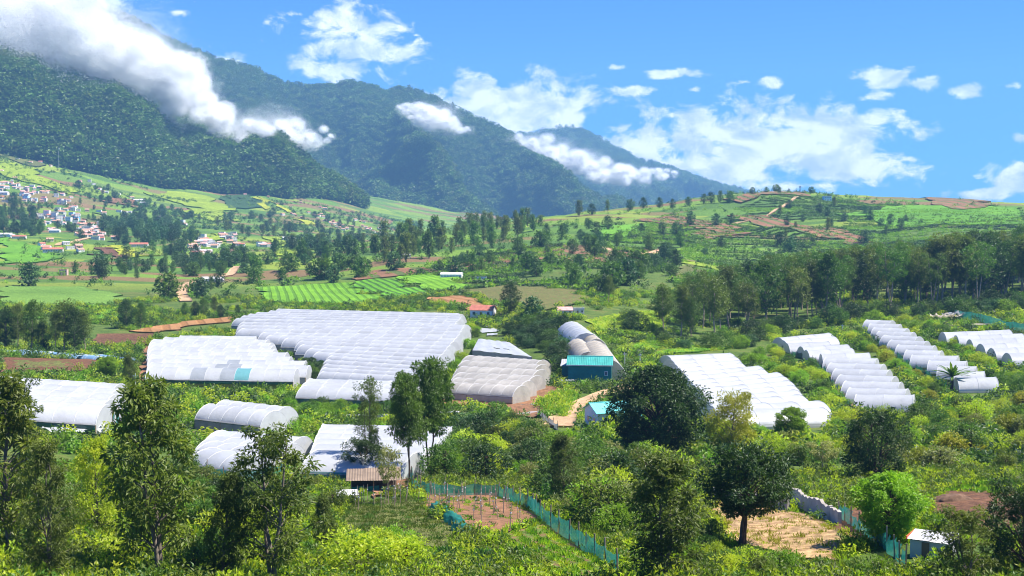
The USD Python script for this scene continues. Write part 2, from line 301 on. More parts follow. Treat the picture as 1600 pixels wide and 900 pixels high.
# ------------------------------------------------------------------ plants: tapered trunks, limbs, crowns of single leaves
def unit(a): return a / np.maximum(np.linalg.norm(a, axis=-1, keepdims=True), 1e-9)
def tube(pts, rad, sides=6):
    p = np.asarray(pts, float); r = np.broadcast_to(rad, (len(p),))
    t = unit(np.gradient(p, axis=0)); a = unit(np.cross(t, np.where(np.abs(t[:, :1]) < 0.9, [1.0, 0, 0], [0, 1.0, 0]))); b = np.cross(t, a)
    an = np.arange(sides) * 2 * np.pi / sides
    v = p[:, None] + r[:, None, None] * (np.cos(an)[None, :, None] * a[:, None] + np.sin(an)[None, :, None] * b[:, None])
    i, j = np.meshgrid(np.arange(len(p) - 1), np.arange(sides), indexing='ij')
    q = np.stack([i * sides + j, i * sides + (j + 1) % sides, (i + 1) * sides + (j + 1) % sides, (i + 1) * sides + j], -1).reshape(-1, 4)
    f = np.vstack([q[:, [0, 1, 2]], q[:, [0, 2, 3]], [[(len(p) - 1) * sides + k, (len(p) - 1) * sides + (k + 1) % sides, (len(p) - 1) * sides + (k + 2) % sides] for k in range(0, sides - 1, 1)]])
    return v.reshape(-1, 3), f
def join(parts):
    vs, fs, n = [], [], 0
    for v, f in parts:
        f = np.asarray(f, int)
        if f.shape[1] == 4: f = np.vstack([f[:, [0, 1, 2]], f[:, [0, 2, 3]]])
        vs.append(np.asarray(v, float)); fs.append(f + n); n += len(v)
    return np.vstack(vs), np.vstack(fs)
def leaves(p, out, length, width, rng, droop=0.2, spread=0.9):
    """one folded diamond per leaf"""
    n = len(p)
    d = unit(out * 0.7 + rng.normal(0, spread, (n, 3)) * 0.6 + [0, 0, -droop])
    up = unit(np.array([0, 0, 1.0]) + rng.normal(0, 0.55, (n, 3)))
    s = unit(np.cross(d, up)); nn = np.cross(s, d)
    L = (length * rng.uniform(0.65, 1.3, n))[:, None]; W = (width * rng.uniform(0.7, 1.25, n))[:, None] * 0.5
    v = np.stack([p, p + d * L * 0.45 + s * W + nn * L * 0.07, p + d * L - nn * L * 0.08, p + d * L * 0.45 - s * W + nn * L * 0.07], 1).reshape(-1, 3)
    k = np.arange(n) * 4
    return v, np.vstack([np.stack([k, k + 1, k + 2], 1), np.stack([k, k + 2, k + 3], 1)])
def clump_leaves(c, r, n, rng, length, width, droop, flat=0.75, shell=0.35):
    """leaves in a ragged ball round the end of a limb"""
    d = unit(rng.normal(0, 1, (n, 3))); rad = (shell + (1 - shell) * rng.random(n) ** 0.6)[:, None] * r
    lump = 0.75 + 0.5 * meshkit.noise(d * 1.9 + np.asarray(c) * 3.1)[:, None]
    p = c + d * rad * lump * [1, 1, flat]
    return leaves(p, d, length, width, rng, droop)
SHAPES = {
 'round': lambda t: np.sqrt(np.maximum(1 - (2 * t - 0.95) ** 2, 0.02)),
 'umbrella': lambda t: np.where(t > 0.35, np.sqrt(np.maximum(1 - ((t - 0.4) / 0.65) ** 2, 0.03)), 0.35 + 1.7 * t),
 'column': lambda t: 0.55 + 0.45 * np.sin(np.pi * np.clip(t * 0.9 + 0.1, 0, 1)) * np.where(t > 0.8, (1.15 - t) / 0.35, 1),
 'cone': lambda t: 1.05 - 0.85 * t,
 'open': lambda t: 0.45 + 0.6 * np.sin(np.pi * np.clip(t, 0, 1) ** 0.8) - 0.25 * t,
 'vase': lambda t: 0.35 + 0.65 * np.sin(np.pi * (0.15 + 0.75 * t)),
}
def plant(seed, H, base, R, shape, n_clumps, clump_r, n_leaf, length, width, droop=0.2, trunk_r=0.15, stems=1, flat=0.75, lean=0.05, limbs=True, fill=0.45, sides=6):
    """returns (wood mesh, crown mesh)"""
    rng = np.random.default_rng(seed); f = SHAPES[shape]
    wood, crown = [], []
    tops = []
    for s in range(stems):
        a = rng.uniform(0, 6.28) if stems > 1 else rng.uniform(0, 6.28); ln = (lean + (0.02 * R if stems > 1 else 0)) * rng.uniform(0.6, 1.4)
        z = np.linspace(-0.4, H * (0.9 if stems == 1 else rng.uniform(0.72, 0.9)), 9)
        t = np.clip(z / H, 0, 1)
        x = math.cos(a) * ln * H * t + np.cumsum(rng.normal(0, 0.008 * H, 9)) * (t > 0); y = math.sin(a) * ln * H * t + np.cumsum(rng.normal(0, 0.008 * H, 9)) * (t > 0)
        P = np.stack([x, y, z], 1); rr = trunk_r * (1.15 - t * 0.95) * (1.0 if stems == 1 else 0.75); rr[0] *= 1.35
        wood.append(tube(P, rr, sides + 1)); tops.append((P, rr))
    for k in range(n_clumps):
        t = (k + rng.random()) / n_clumps; t = t ** 0.92
        a = k * 2.39996 + rng.uniform(-0.5, 0.5)
        rad = R * f(np.float64(t)) * (fill + (1 - fill) * math.sqrt(rng.random())) * rng.uniform(0.62, 1.14)
        P, rr = tops[k % len(tops)]
        z = H * (base + (1 - base) * t) - clump_r * 0.4
        i0 = np.interp(max(z - rad * 0.75, H * base * 0.75), P[:, 2], np.arange(len(P)))
        b = np.array([np.interp(i0, np.arange(len(P)), P[:, q]) for q in range(3)]); tx = np.interp(z, P[:, 2], P[:, 0]); ty = np.interp(z, P[:, 2], P[:, 1])
        c = np.array([tx + math.cos(a) * rad, ty + math.sin(a) * rad, z])
        r0 = np.interp(i0, np.arange(len(P)), rr) * 0.55
        if limbs:
            m = (b + c) / 2 + [0, 0, 0.12 * rad] + rng.normal(0, 0.05 * rad + 0.01, 3)
            wood.append(tube([b, b * 0.45 + m * 0.55 - [0, 0, 0.03 * rad], m, m * 0.4 + c * 0.6, c], np.array([1, 0.8, 0.6, 0.45, 0.2]) * max(r0, 0.012 * H * 0.12), 4))
        cr = clump_r * rng.uniform(0.55, 1.3) * (0.75 + 0.35 * min(f(np.float64(t)), 1))
        crown.append(clump_leaves(c, cr, int(n_leaf * rng.uniform(0.7, 1.3)), rng, length, width, droop, flat))
    return join(wood), join(crown)

def leaf_mat(name, cols, trans=(0.30, 0.42, 0.05), vary=0.24, t=0.3, rough=0.5, spec=0.35):
    """leaf colours picked per leaf, drifting from limb to limb and from plant to plant"""
    k = len(cols); ramp = [((i + 0.5) / k, tuple(min(x * q, 0.46) for x, q in zip(c, (2.9, 2.4, 1.4)))) for i, c in enumerate(cols)]
    N = {'g': ('geometry', {}), 'o': ('object_info', {}), 'n': ('noise_texture', dict(scale=0.55, detail=3.0)),
         'a': ('math', dict(math_type='multiply_add', value2=0.62, value3=0.0)), 'b': ('math', dict(math_type='multiply_add', value2=0.75, value3=-0.2)), 's': ('math', dict(math_type='add')),
         'r': ('rgb_ramp', dict(ramp=ramp)), 'h': ('hsv', dict(hue=0.5, fac=1.0)), 'hv': ('map_range', dict(from_min=0.0, from_max=1.0, to_min=1 - vary, to_max=1 + vary * 0.8)), 'hh': ('map_range', dict(from_min=0.0, from_max=1.0, to_min=0.485, to_max=0.512)),
         'w': ('white_noise_texture', dict(dimensions='1D')),
         'p': ('principled_bsdf', dict(roughness=rough, specular_ior_level=spec)), 't': ('translucent_bsdf', {}), 'tm': ('mix', dict(mix_type='multiply', fac=1.0, color2=(1.9, 2.1, 0.9))), 'm': ('mix_closure', dict(fac=t))}
    L = [('g.position', 'n.vector'), ('g.random_per_island', 'a.value1'), ('n.fac', 'b.value1'), ('a.value', 's.value1'), ('b.value', 's.value2'), ('s.value', 'r.fac'),
         ('o.random', 'hv.value'), ('o.random', 'w.w'), ('w.value', 'hh.value'), ('hh.result', 'h.hue'), ('hv.result', 'h.value'), ('r.color', 'h.color'), ('h.color', 'p.base_color'), ('h.color', 'tm.color1'), ('tm.color', 't.color'),
         ('p.BSDF', 'm.closure1'), ('t.BSDF', 'm.closure2')]
    return MAT(name, N, L, 'm.closure')
LM = {
 'olive': leaf_mat('leaves_olive', [(0.030, 0.050, 0.012), (0.055, 0.085, 0.016), (0.085, 0.12, 0.018), (0.20, 0.20, 0.022)]),
 'dark': leaf_mat('leaves_dark', [(0.012, 0.030, 0.010), (0.022, 0.050, 0.012), (0.040, 0.080, 0.015)], t=0.22),
 'mid': leaf_mat('leaves_mid', [(0.025, 0.058, 0.012), (0.048, 0.10, 0.016), (0.085, 0.15, 0.02)]),
 'bright': leaf_mat('leaves_bright', [(0.05, 0.11, 0.012), (0.10, 0.19, 0.016), (0.17, 0.26, 0.022)], t=0.36),
 'lime': leaf_mat('leaves_lime', [(0.10, 0.15, 0.014), (0.18, 0.23, 0.018), (0.30, 0.30, 0.03)], t=0.38),
 'gold': leaf_mat('leaves_gold', [(0.085, 0.105, 0.012), (0.13, 0.15, 0.016), (0.19, 0.19, 0.02)], t=0.34),
 'blue': leaf_mat('leaves_blue', [(0.020, 0.052, 0.026), (0.035, 0.08, 0.034), (0.06, 0.11, 0.04)], t=0.2),
 'euca': leaf_mat('leaves_euca', [(0.032, 0.052, 0.016), (0.060, 0.085, 0.02), (0.10, 0.115, 0.025)]),
 'grey': leaf_mat('leaves_grey', [(0.07, 0.09, 0.05), (0.11, 0.14, 0.07), (0.16, 0.18, 0.10)]),
 'forest': leaf_mat('leaves_forest', [(0.028, 0.062, 0.016), (0.055, 0.105, 0.024), (0.105, 0.155, 0.034)], vary=0.5, t=0.15),
}
WD = {'brown': plain('bark_brown', (0.09, 0.06, 0.04), 0.9, 3.0, 0.4), 'pale': plain('bark_pale', (0.30, 0.23, 0.16), 0.85, 2.0, 0.35), 'grey': plain('bark_grey', (0.16, 0.13, 0.10), 0.9, 2.5, 0.35)}
PK, BUSH = {}, {}
def plant_kind(key, leaf, wood, **kw):
    """a class prim with trunk and crown"""
    k = kind_of(key); w, c = plant(**kw)
    obj('trunk', w, WD[wood], k, smooth=True); obj('crown', c, LM[leaf], k)
    PK[key] = (k, kw['H']); return k
def bush_kind(key, leaf, seed, H, R, n_clumps, clump_r, n_leaf, length, width, droop=0.1, shape='round'):
    k = kind_of(key); w, c = plant(seed, H, 0.12, R, shape, n_clumps, clump_r, n_leaf, length, width, droop, trunk_r=0.05 * H, stems=3, limbs=True, sides=4)
    obj('stem', w, WD['brown'], k, smooth=True); obj('foliage', c, LM[leaf], k); BUSH[key] = (c, LM[leaf], False)
    PK[key] = (k, H); return k
def crown_mesh(seed, H, R, shape, n_clumps, clump_r, n_leaf, length, width, base=0.15, droop=0.1, flat=0.8):
    return plant(seed, H, base, R, shape, n_clumps, clump_r, n_leaf, length, width, droop, limbs=False)[1]

def make_kinds():
    # foreground trees, leaves a hand or two long
    for i, (sd, n, R, sh) in enumerate([(11, 64, 2.5, 'open'), (12, 50, 2.3, 'vase'), (13, 58, 2.3, 'open')]):
        plant_kind(f'leafy_tree_{i}', 'olive', 'grey', seed=sd, H=10.0, base=0.20, R=R, shape=sh, n_clumps=n, clump_r=0.62, n_leaf=105, length=0.34, width=0.13, droop=0.35, trunk_r=0.15, stems=2 if i == 0 else 3 if i == 1 else 1, fill=0.22)
    plant_kind('leafy_tree_3', 'euca', 'grey', seed=17, H=10.0, base=0.14, R=2.2, shape='open', n_clumps=64, clump_r=0.6, n_leaf=120, length=0.30, width=0.10, droop=0.35, trunk_r=0.12, stems=3, fill=0.25)
    plant_kind('parasol_tree', 'dark', 'brown', seed=21, H=8.0, base=0.42, R=3.5, shape='umbrella', n_clumps=56, clump_r=0.9, n_leaf=240, length=0.30, width=0.13, droop=0.1, trunk_r=0.20, stems=3, fill=0.5, flat=0.7)
    plant_kind('round_tree', 'bright', 'brown', seed=22, H=7.0, base=0.25, R=3.0, shape='round', n_clumps=52, clump_r=0.8, n_leaf=220, length=0.30, width=0.15, droop=0.15, trunk_r=0.16, fill=0.55)
    plant_kind('mango_tree', 'dark', 'brown', seed=23, H=14.0, base=0.12, R=7.4, shape='round', n_clumps=74, clump_r=1.9, n_leaf=300, length=0.55, width=0.25, droop=0.2, trunk_r=0.4, fill=0.6)
    plant_kind('spreading_tree', 'dark', 'brown', seed=24, H=9.0, base=0.18, R=4.2, shape='vase', n_clumps=48, clump_r=0.95, n_leaf=170, length=0.36, width=0.16, droop=0.1, trunk_r=0.22, stems=2, fill=0.45)
    plant_kind('feathery_tree', 'gold', 'grey', seed=25, H=9.0, base=0.15, R=3.2, shape='vase', n_clumps=46, clump_r=1.0, n_leaf=170, length=0.34, width=0.14, droop=0.1, trunk_r=0.15, fill=0.35)
    plant_kind('lime_tree', 'lime', 'grey', seed=26, H=9.0, base=0.15, R=2.4, shape='vase', n_clumps=46, clump_r=0.75, n_leaf=130, length=0.34, width=0.14, droop=0.2, trunk_r=0.12, fill=0.3)
    plant_kind('tall_gum_0', 'mid', 'brown', seed=31, H=20.0, base=0.40, R=3.3, shape='column', n_clumps=58, clump_r=1.25, n_leaf=170, length=0.62, width=0.24, droop=0.35, trunk_r=0.24, stems=2, fill=0.3)
    plant_kind('tall_gum_1', 'euca', 'grey', seed=32, H=17.0, base=0.22, R=2.4, shape='vase', n_clumps=52, clump_r=0.95, n_leaf=120, length=0.42, width=0.13, droop=0.35, trunk_r=0.17, stems=4, fill=0.3)
    plant_kind('sapling_tree', 'grey', 'pale', seed=33, H=6.0, base=0.5, R=1.8, shape='umbrella', n_clumps=14, clump_r=0.6, n_leaf=110, length=0.32, width=0.12, droop=0.5, trunk_r=0.06)
    # woodland trees of the middle distance
    for i, (lf, sd, H, b, R, sh, n, cr, st) in enumerate([('olive', 41, 20, .45, 4.6, 'umbrella', 24, 1.9, 1), ('mid', 42, 22, .5, 4.0, 'umbrella', 22, 1.8, 2), ('mid', 43, 18, .3, 4.2, 'round', 34, 1.8, 1), ('dark', 44, 19, .22, 4.6, 'round', 40, 1.9, 1), ('olive', 45, 20, .4, 4.0, 'open', 30, 1.8, 1), ('euca', 46, 24, .35, 3.2, 'column', 34, 1.6, 1)]):
        plant_kind(f'woodland_tree_{i}', lf, 'pale', seed=sd, H=H, base=b, R=R, shape=sh, n_clumps=n, clump_r=cr, n_leaf=110, length=0.68, width=0.34, droop=0.15, trunk_r=0.26, stems=st, fill=0.45)
    # far trees
    for i, (lf, sd, H, b, R, sh) in enumerate([('euca', 51, 16, .18, 3.0, 'column'), ('mid', 52, 15, .2, 3.6, 'open'), ('blue', 53, 12, .12, 4.6, 'round'), ('dark', 54, 13, .15, 4.2, 'round'), ('euca', 55, 18, .25, 2.4, 'column'), ('mid', 56, 9, .12, 4.0, 'umbrella')]):
        plant_kind(f'distant_tree_{i}', lf, 'brown', seed=sd, H=H, base=b, R=R, shape=sh, n_clumps=18, clump_r=1.7, n_leaf=34, length=1.35, width=0.8, droop=0.1, trunk_r=0.3, fill=0.45, sides=4)
    # shrubs
    for i, (lf, sd, H, R) in enumerate([('mid', 61, 3.2, 1.9), ('bright', 62, 2.6, 1.8), ('lime', 63, 2.8, 1.7), ('dark', 64, 3.4, 2.1), ('olive', 65, 3.0, 1.8), ('grey', 66, 2.4, 1.5), ('blue', 67, 2.6, 1.7), ('gold', 68, 2.6, 1.5)]):
        bush_kind(f'shrub_{i}', lf, sd, H, R, 22, 0.72, 105, 0.27, 0.13, shape='round' if i % 2 else 'vase')
# ------------------------------------------------------------------ greenhouses and polytunnels
def hit_above(u, v, h):
    """ground point below the pixel's ray where that ray is h metres above the ground"""
    d = px_dir(u, v); a = math.atan2(d[0], d[1]); t = d[2] / math.hypot(d[0], d[1])
    fa = (a - AZ[0]) / (AZ[1] - AZ[0]); j = int(fa); w = fa - j
    col = (ZG[:, j] * (1 - w) + ZG[:, j + 1] * w)
    gap = EYE[2] + RR * t - col - h
    i = int(np.argmax((gap < 0) & (RR > 30))); s = gap[i - 1] / max(gap[i - 1] - gap[i], 1e-9)
    r = RR[i - 1] * (RR[i] / RR[i - 1]) ** s
    return np.array([r * math.sin(a), r * math.cos(a), EYE[2] + r * t - h])

def film(name, col, t=0.35, rough=0.38, dirt=0.12):
    c = np.array(col)
    N = {'g': ('geometry', {}), 'o': ('object_info', {}), 'n': ('noise_texture', dict(scale=0.35, detail=6.0, roughness=0.65)), 'n2': ('noise_texture', dict(scale=1.6, detail=4.0)),
         'r': ('rgb_ramp', dict(ramp=[(0.28, tuple(c * (1 - dirt * 1.6))), (0.6, tuple(c))])), 'h': ('hsv', dict(hue=0.5, saturation=1.0, fac=1.0)),
         'v': ('map_range', dict(from_min=0.0, from_max=1.0, to_min=1 - dirt, to_max=1.02)),
         'b': ('bump', dict(strength=0.35, distance=0.12)), 'p': ('principled_bsdf', dict(roughness=rough, specular_ior_level=0.5)), 't': ('translucent_bsdf', {}), 'm': ('mix_closure', dict(fac=t))}
    L = [('g.position', 'n.vector'), ('g.position', 'n2.vector'), ('n.fac', 'r.fac'), ('r.color', 'h.color'), ('o.random', 'v.value'), ('v.result', 'h.value'), ('h.color', 'p.base_color'), ('h.color', 't.color'),
         ('n2.fac', 'b.height'), ('b.normal', 'p.normal'), ('p.BSDF', 'm.closure1'), ('t.BSDF', 'm.closure2')]
    return MAT(name, N, L, 'm.closure')
def net(name, col):
    """woven shade net: lets a part of the light through"""
    c = np.array(col)
    N = {'g': ('geometry', {}), 'n': ('noise_texture', dict(scale=0.9, detail=5.0, roughness=0.7)), 'r': ('rgb_ramp', dict(ramp=[(0.3, tuple(c * 0.65)), (0.7, tuple(c * 1.25))])),
         'p': ('principled_bsdf', dict(roughness=0.7, specular_ior_level=0.2)), 't': ('translucent_bsdf', {}), 'm': ('mix_closure', dict(fac=0.4)), 'tr': ('transparent_bsdf', {}), 'm2': ('mix_closure', dict(fac=0.25)), 'b': ('bump', dict(strength=0.5, distance=0.15))}
    L = [('g.position', 'n.vector'), ('n.fac', 'r.fac'), ('r.color', 'p.base_color'), ('r.color', 't.color'), ('n.fac', 'b.height'), ('b.normal', 'p.normal'), ('p.BSDF', 'm.closure1'), ('t.BSDF', 'm.closure2'), ('m.closure', 'm2.closure1'), ('tr.BSDF', 'm2.closure2')]
    return MAT(name, N, L, 'm2.closure')
BM = {
 'dull': film('plastic_film_dull', (0.46, 0.49, 0.52), 0.4),
  'film': film('plastic_film', (0.61, 0.62, 0.63), 0.3, 0.35, 0.10), 'clear': film('plastic_film_grey', (0.40, 0.43, 0.46), 0.5, 0.3, 0.18), 'cream': film('plastic_film_aged', (0.62, 0.58, 0.51), 0.33, 0.5, 0.2),
 'tan': film('plastic_film_tan', (0.63, 0.55, 0.42), 0.33, 0.5, 0.16), 'teal_film': film('plastic_film_teal', (0.20, 0.50, 0.52), 0.4),
 'hoop': plain('hoop_white', (0.55, 0.55, 0.54), 0.5, 1.0, 0.1), 'gutter': plain('gutter_grey', (0.24, 0.24, 0.24), 0.7, 0.6, 0.35), 'post': plain('timber_post', (0.30, 0.22, 0.15), 0.85, 2.0, 0.4),
 'net': net('net_teal', (0.03, 0.25, 0.21)), 'net_green': net('net_green', (0.015, 0.14, 0.09)), 'net_dark': net('net_dark', (0.03, 0.05, 0.05)), 'skirt': film('plastic_skirt', (0.36, 0.38, 0.40), 0.4, 0.4, 0.2),
}
def arch_profile(w, eave, rise, n=11):
    s = np.cos(np.linspace(math.pi, 0, n)); s = np.sign(s) * np.abs(s) ** 0.85
    return s * w / 2, eave + rise * np.maximum(1 - np.abs(s) ** 2.0, 0) ** 0.72
def bay_parts(parent, A, B, w, eave, rise, mat, rng, pitch=4.2, front=None, back=None, ends=True, end_mat='film', wall_to=0.0, gutter=True, odd=None, lateral=None, sag=0.03):
    """one arched bay from A to B (ground points of its axis): film panels, hoops, end panels, side walls"""
    A, B = np.asarray(A, float), np.asarray(B, float)
    ax = B - A; Ln = np.linalg.norm(ax[:2]); n = max(2, int(round(Ln / pitch)))
    lat = np.array([ax[1], -ax[0], 0]) / Ln                    # to the right of A->B
    if lateral is not None and lat @ lateral < 0: lat = -lat   # +lat is the side that faces the viewer
    S, Hh = arch_profile(w, eave, rise)
    rows = lambda t, k=0.0: A + ax * t + S[:, None] * lat + (Hh - k * np.sin(np.linspace(0, math.pi, len(S))))[:, None] * [0, 0, 1]
    for j in range(n):
        t = np.linspace(j / n, (j + 1) / n, 4); sg = sag * rng.uniform(0.3, 1.5)
        R = [rows(t[0]), rows(t[1], sg * 0.85), rows(t[2], sg * 0.85), rows(t[3])]
        R = [r + rng.normal(0, 0.018, r.shape) if 0 < q < 3 else r for q, r in enumerate(R)]
        m = len(S); i, k = np.meshgrid(np.arange(3), np.arange(m - 1), indexing='ij'); q = (i * m + k).ravel()
        mm = mat
        if odd and j in odd: mm = odd[j]
        obj('panel', (np.vstack(R), np.stack([q, q + 1, q + m + 1, q + m], 1)), BM[mm], parent, smooth=True)
    for j in range(n + 1):
        obj('hoop', tube(rows(j / n) + [0, 0, 0.03], 0.03 if 0 < j < n else 0.05, 4), BM['hoop'], parent)
    if ends:
        for e, (P, sg) in enumerate(((A, -1), (B, 1))):
            o = ax / np.linalg.norm(ax) * 0.05 * sg; low = np.array([0, 0, wall_to])
            ring = P + o + S[:, None] * lat + Hh[:, None] * [0, 0, 1]
            c = P + o + [0, 0, eave * 0.7]; bot = P + o + np.array([[-w / 2], [w / 2]]) * lat + low
            V = np.vstack([c, ring, bot[1], bot[0]]); k = len(ring) + 2
            obj('end_panel', (V, [[0, 1 + q, 1 + (q + 1) % k] for q in range(k)]), BM[end_mat], parent)
    for side, kind in ((1, front), (-1, back)):
        if not kind: continue
        e0, e1 = A + lat * w / 2 * side, B + lat * w / 2 * side
        for z0, z1, mk, nm in kind:
            nn = max(2, n); V = []
            for q in range(nn + 1):
                p = e0 + (e1 - e0) * q / nn + lat * side * (0.03 + rng.uniform(0, 0.12) * (q % 2))
                V += [p + [0, 0, z0 + rng.uniform(-.06, .06)], p + [0, 0, (z0 + z1) / 2] + lat * side * rng.uniform(0, 0.15), p + [0, 0, z1]]
            F = [[3 * q + r, 3 * q + 3 + r, 3 * q + 4 + r, 3 * q + 1 + r] for q in range(nn) for r in (0, 1)]
            obj(nm, (np.array(V), np.array(F)), BM[mk], parent, smooth=False)
        for q in range(n + 1):
            p = e0 + (e1 - e0) * q / n
            obj('post', tube([p + [0, 0, -0.6], p + [0, 0, eave]], 0.085, 4), BM['post'], parent)
    if gutter:
        for side in (1, -1):
            g0, g1 = A + lat * w / 2 * side + [0, 0, eave + 0.03], B + lat * w / 2 * side + [0, 0, eave + 0.03]
            obj('gutter', tube([g0, (g0 + g1) / 2, g1], 0.17, 4), BM['gutter'], parent)
def ridges_ground(rows, H):
    G = np.array([(hit_above(*l, H), hit_above(*r, H)) for l, r in rows])
    P = G.reshape(-1, 3); c = P.mean(0); q = P - c
    A = np.column_stack([q[:, 0], q[:, 1], q[:, 1] ** 2 / 50 * (len(rows) > 4), np.ones(len(q))])
    if len(rows) < 4: A[:, 0] *= 0.01
    k = np.linalg.lstsq(A, P[:, 2], rcond=None)[0]                 # the evened ground of the whole block
    zf = lambda x, y: k[0] * (0.01 if len(rows) < 4 else 1) * (x - c[0]) + k[1] * (y - c[1]) + k[2] * (y - c[1]) ** 2 / 50 + k[3]
    out = []
    for (l, r), g in zip(rows, G):
        e = []
        for (u, v), p in zip((l, r), g):
            d = px_dir(u, v); t = np.linspace(.7, 1.4, 1400) * np.linalg.norm(p - EYE); X = EYE + d * t[:, None]; gap = X[:, 2] - H - zf(X[:, 0], X[:, 1]); i = int(np.argmax(gap < 0))
            e.append(X[i] - [0, 0, H])
        out.append(tuple(e))
    return out
def spacing(G):
    """distance from each ridge to its neighbours, across the ridges"""
    out = []
    for i, (a, b) in enumerate(G):
        ax = unit((b - a)[None, :2])[0]; nrm = np.array([-ax[1], ax[0]]); d = []
        for k in (i - 1, i + 1):
            if 0 <= k < len(G): d.append(abs((((G[k][0] + G[k][1]) / 2 - (a + b) / 2)[:2]) @ nrm))
        out.append(sum(d) / len(d))
    return out
TOWARDS = np.array([0.0, -1.0, 0.0])
def multispan(label, rows, H, eave, seed, mat='film', front=None, pitch=4.2, odd=None, end_mat='film', wall_to=0.0):
    """joined bays under one roof of arches, far bay first"""
    rng = np.random.default_rng(seed); G = ridges_ground(rows, H); W = spacing(G)
    th = thing('greenhouse', label, 'greenhouse', None, (0, 0, 0))
    base = None
    for i, (a, b) in enumerate(G):
        w = min(max(W[i], 5.0), 12.0) * 1.0
        bay = UsdGeom.Xform.Define(stage, numbered(path_of(th), 'bay')).GetPrim()
        last = i == len(G) - 1
        bay_parts(bay, a, b, w, eave, (H - eave) * rng.uniform(0.97, 1.03), mat, rng, pitch, front=front if last else [(wall_to + 0.2, eave, 'skirt', 'side_curtain')], back=None, lateral=TOWARDS, odd=(odd or {}).get(i), end_mat=end_mat, wall_to=wall_to)
    return G
ORD = ['first', 'second', 'third', 'fourth', 'fifth', 'sixth', 'seventh', 'eighth', 'ninth', 'tenth', 'eleventh', 'twelfth', 'thirteenth', 'fourteenth', 'fifteenth', 'sixteenth', 'seventeenth', 'eighteenth', 'nineteenth', 'twentieth']
def nth(i): return ORD[i] if i < len(ORD) else f'{i + 1}' + ({1: 'st', 2: 'nd', 3: 'rd'}.get((i + 1) % 10, 'th'))
def tunnels(where, group, rows, H, eave, seed, mat='film', pitch=6.5, fill=0.92):
    rng = np.random.default_rng(seed); G = ridges_ground(rows, H); W = spacing(G); n = len(G)
    for i, (a, b) in enumerate(G):
        w = min(max(W[i] * fill, 4.0), 6.8)
        pos = 'farthest' if i == 0 else 'nearest' if i == n - 1 else nth(n - 1 - i) + ' from nearest'
        th = thing('polytunnel', f'white polytunnel, {pos} {where}', 'polytunnel', group, (0, 0, 0))
        bay_parts(th, a, b, w, eave, H - eave, mat, rng, pitch, front=[(0.25, eave, 'film', 'side_curtain')], back=[(0.25, eave, 'film', 'side_curtain')], lateral=TOWARDS, gutter=False, wall_to=0.5 if rng.random() < .7 else 0.1, sag=0.05)
    return G
GH = {}
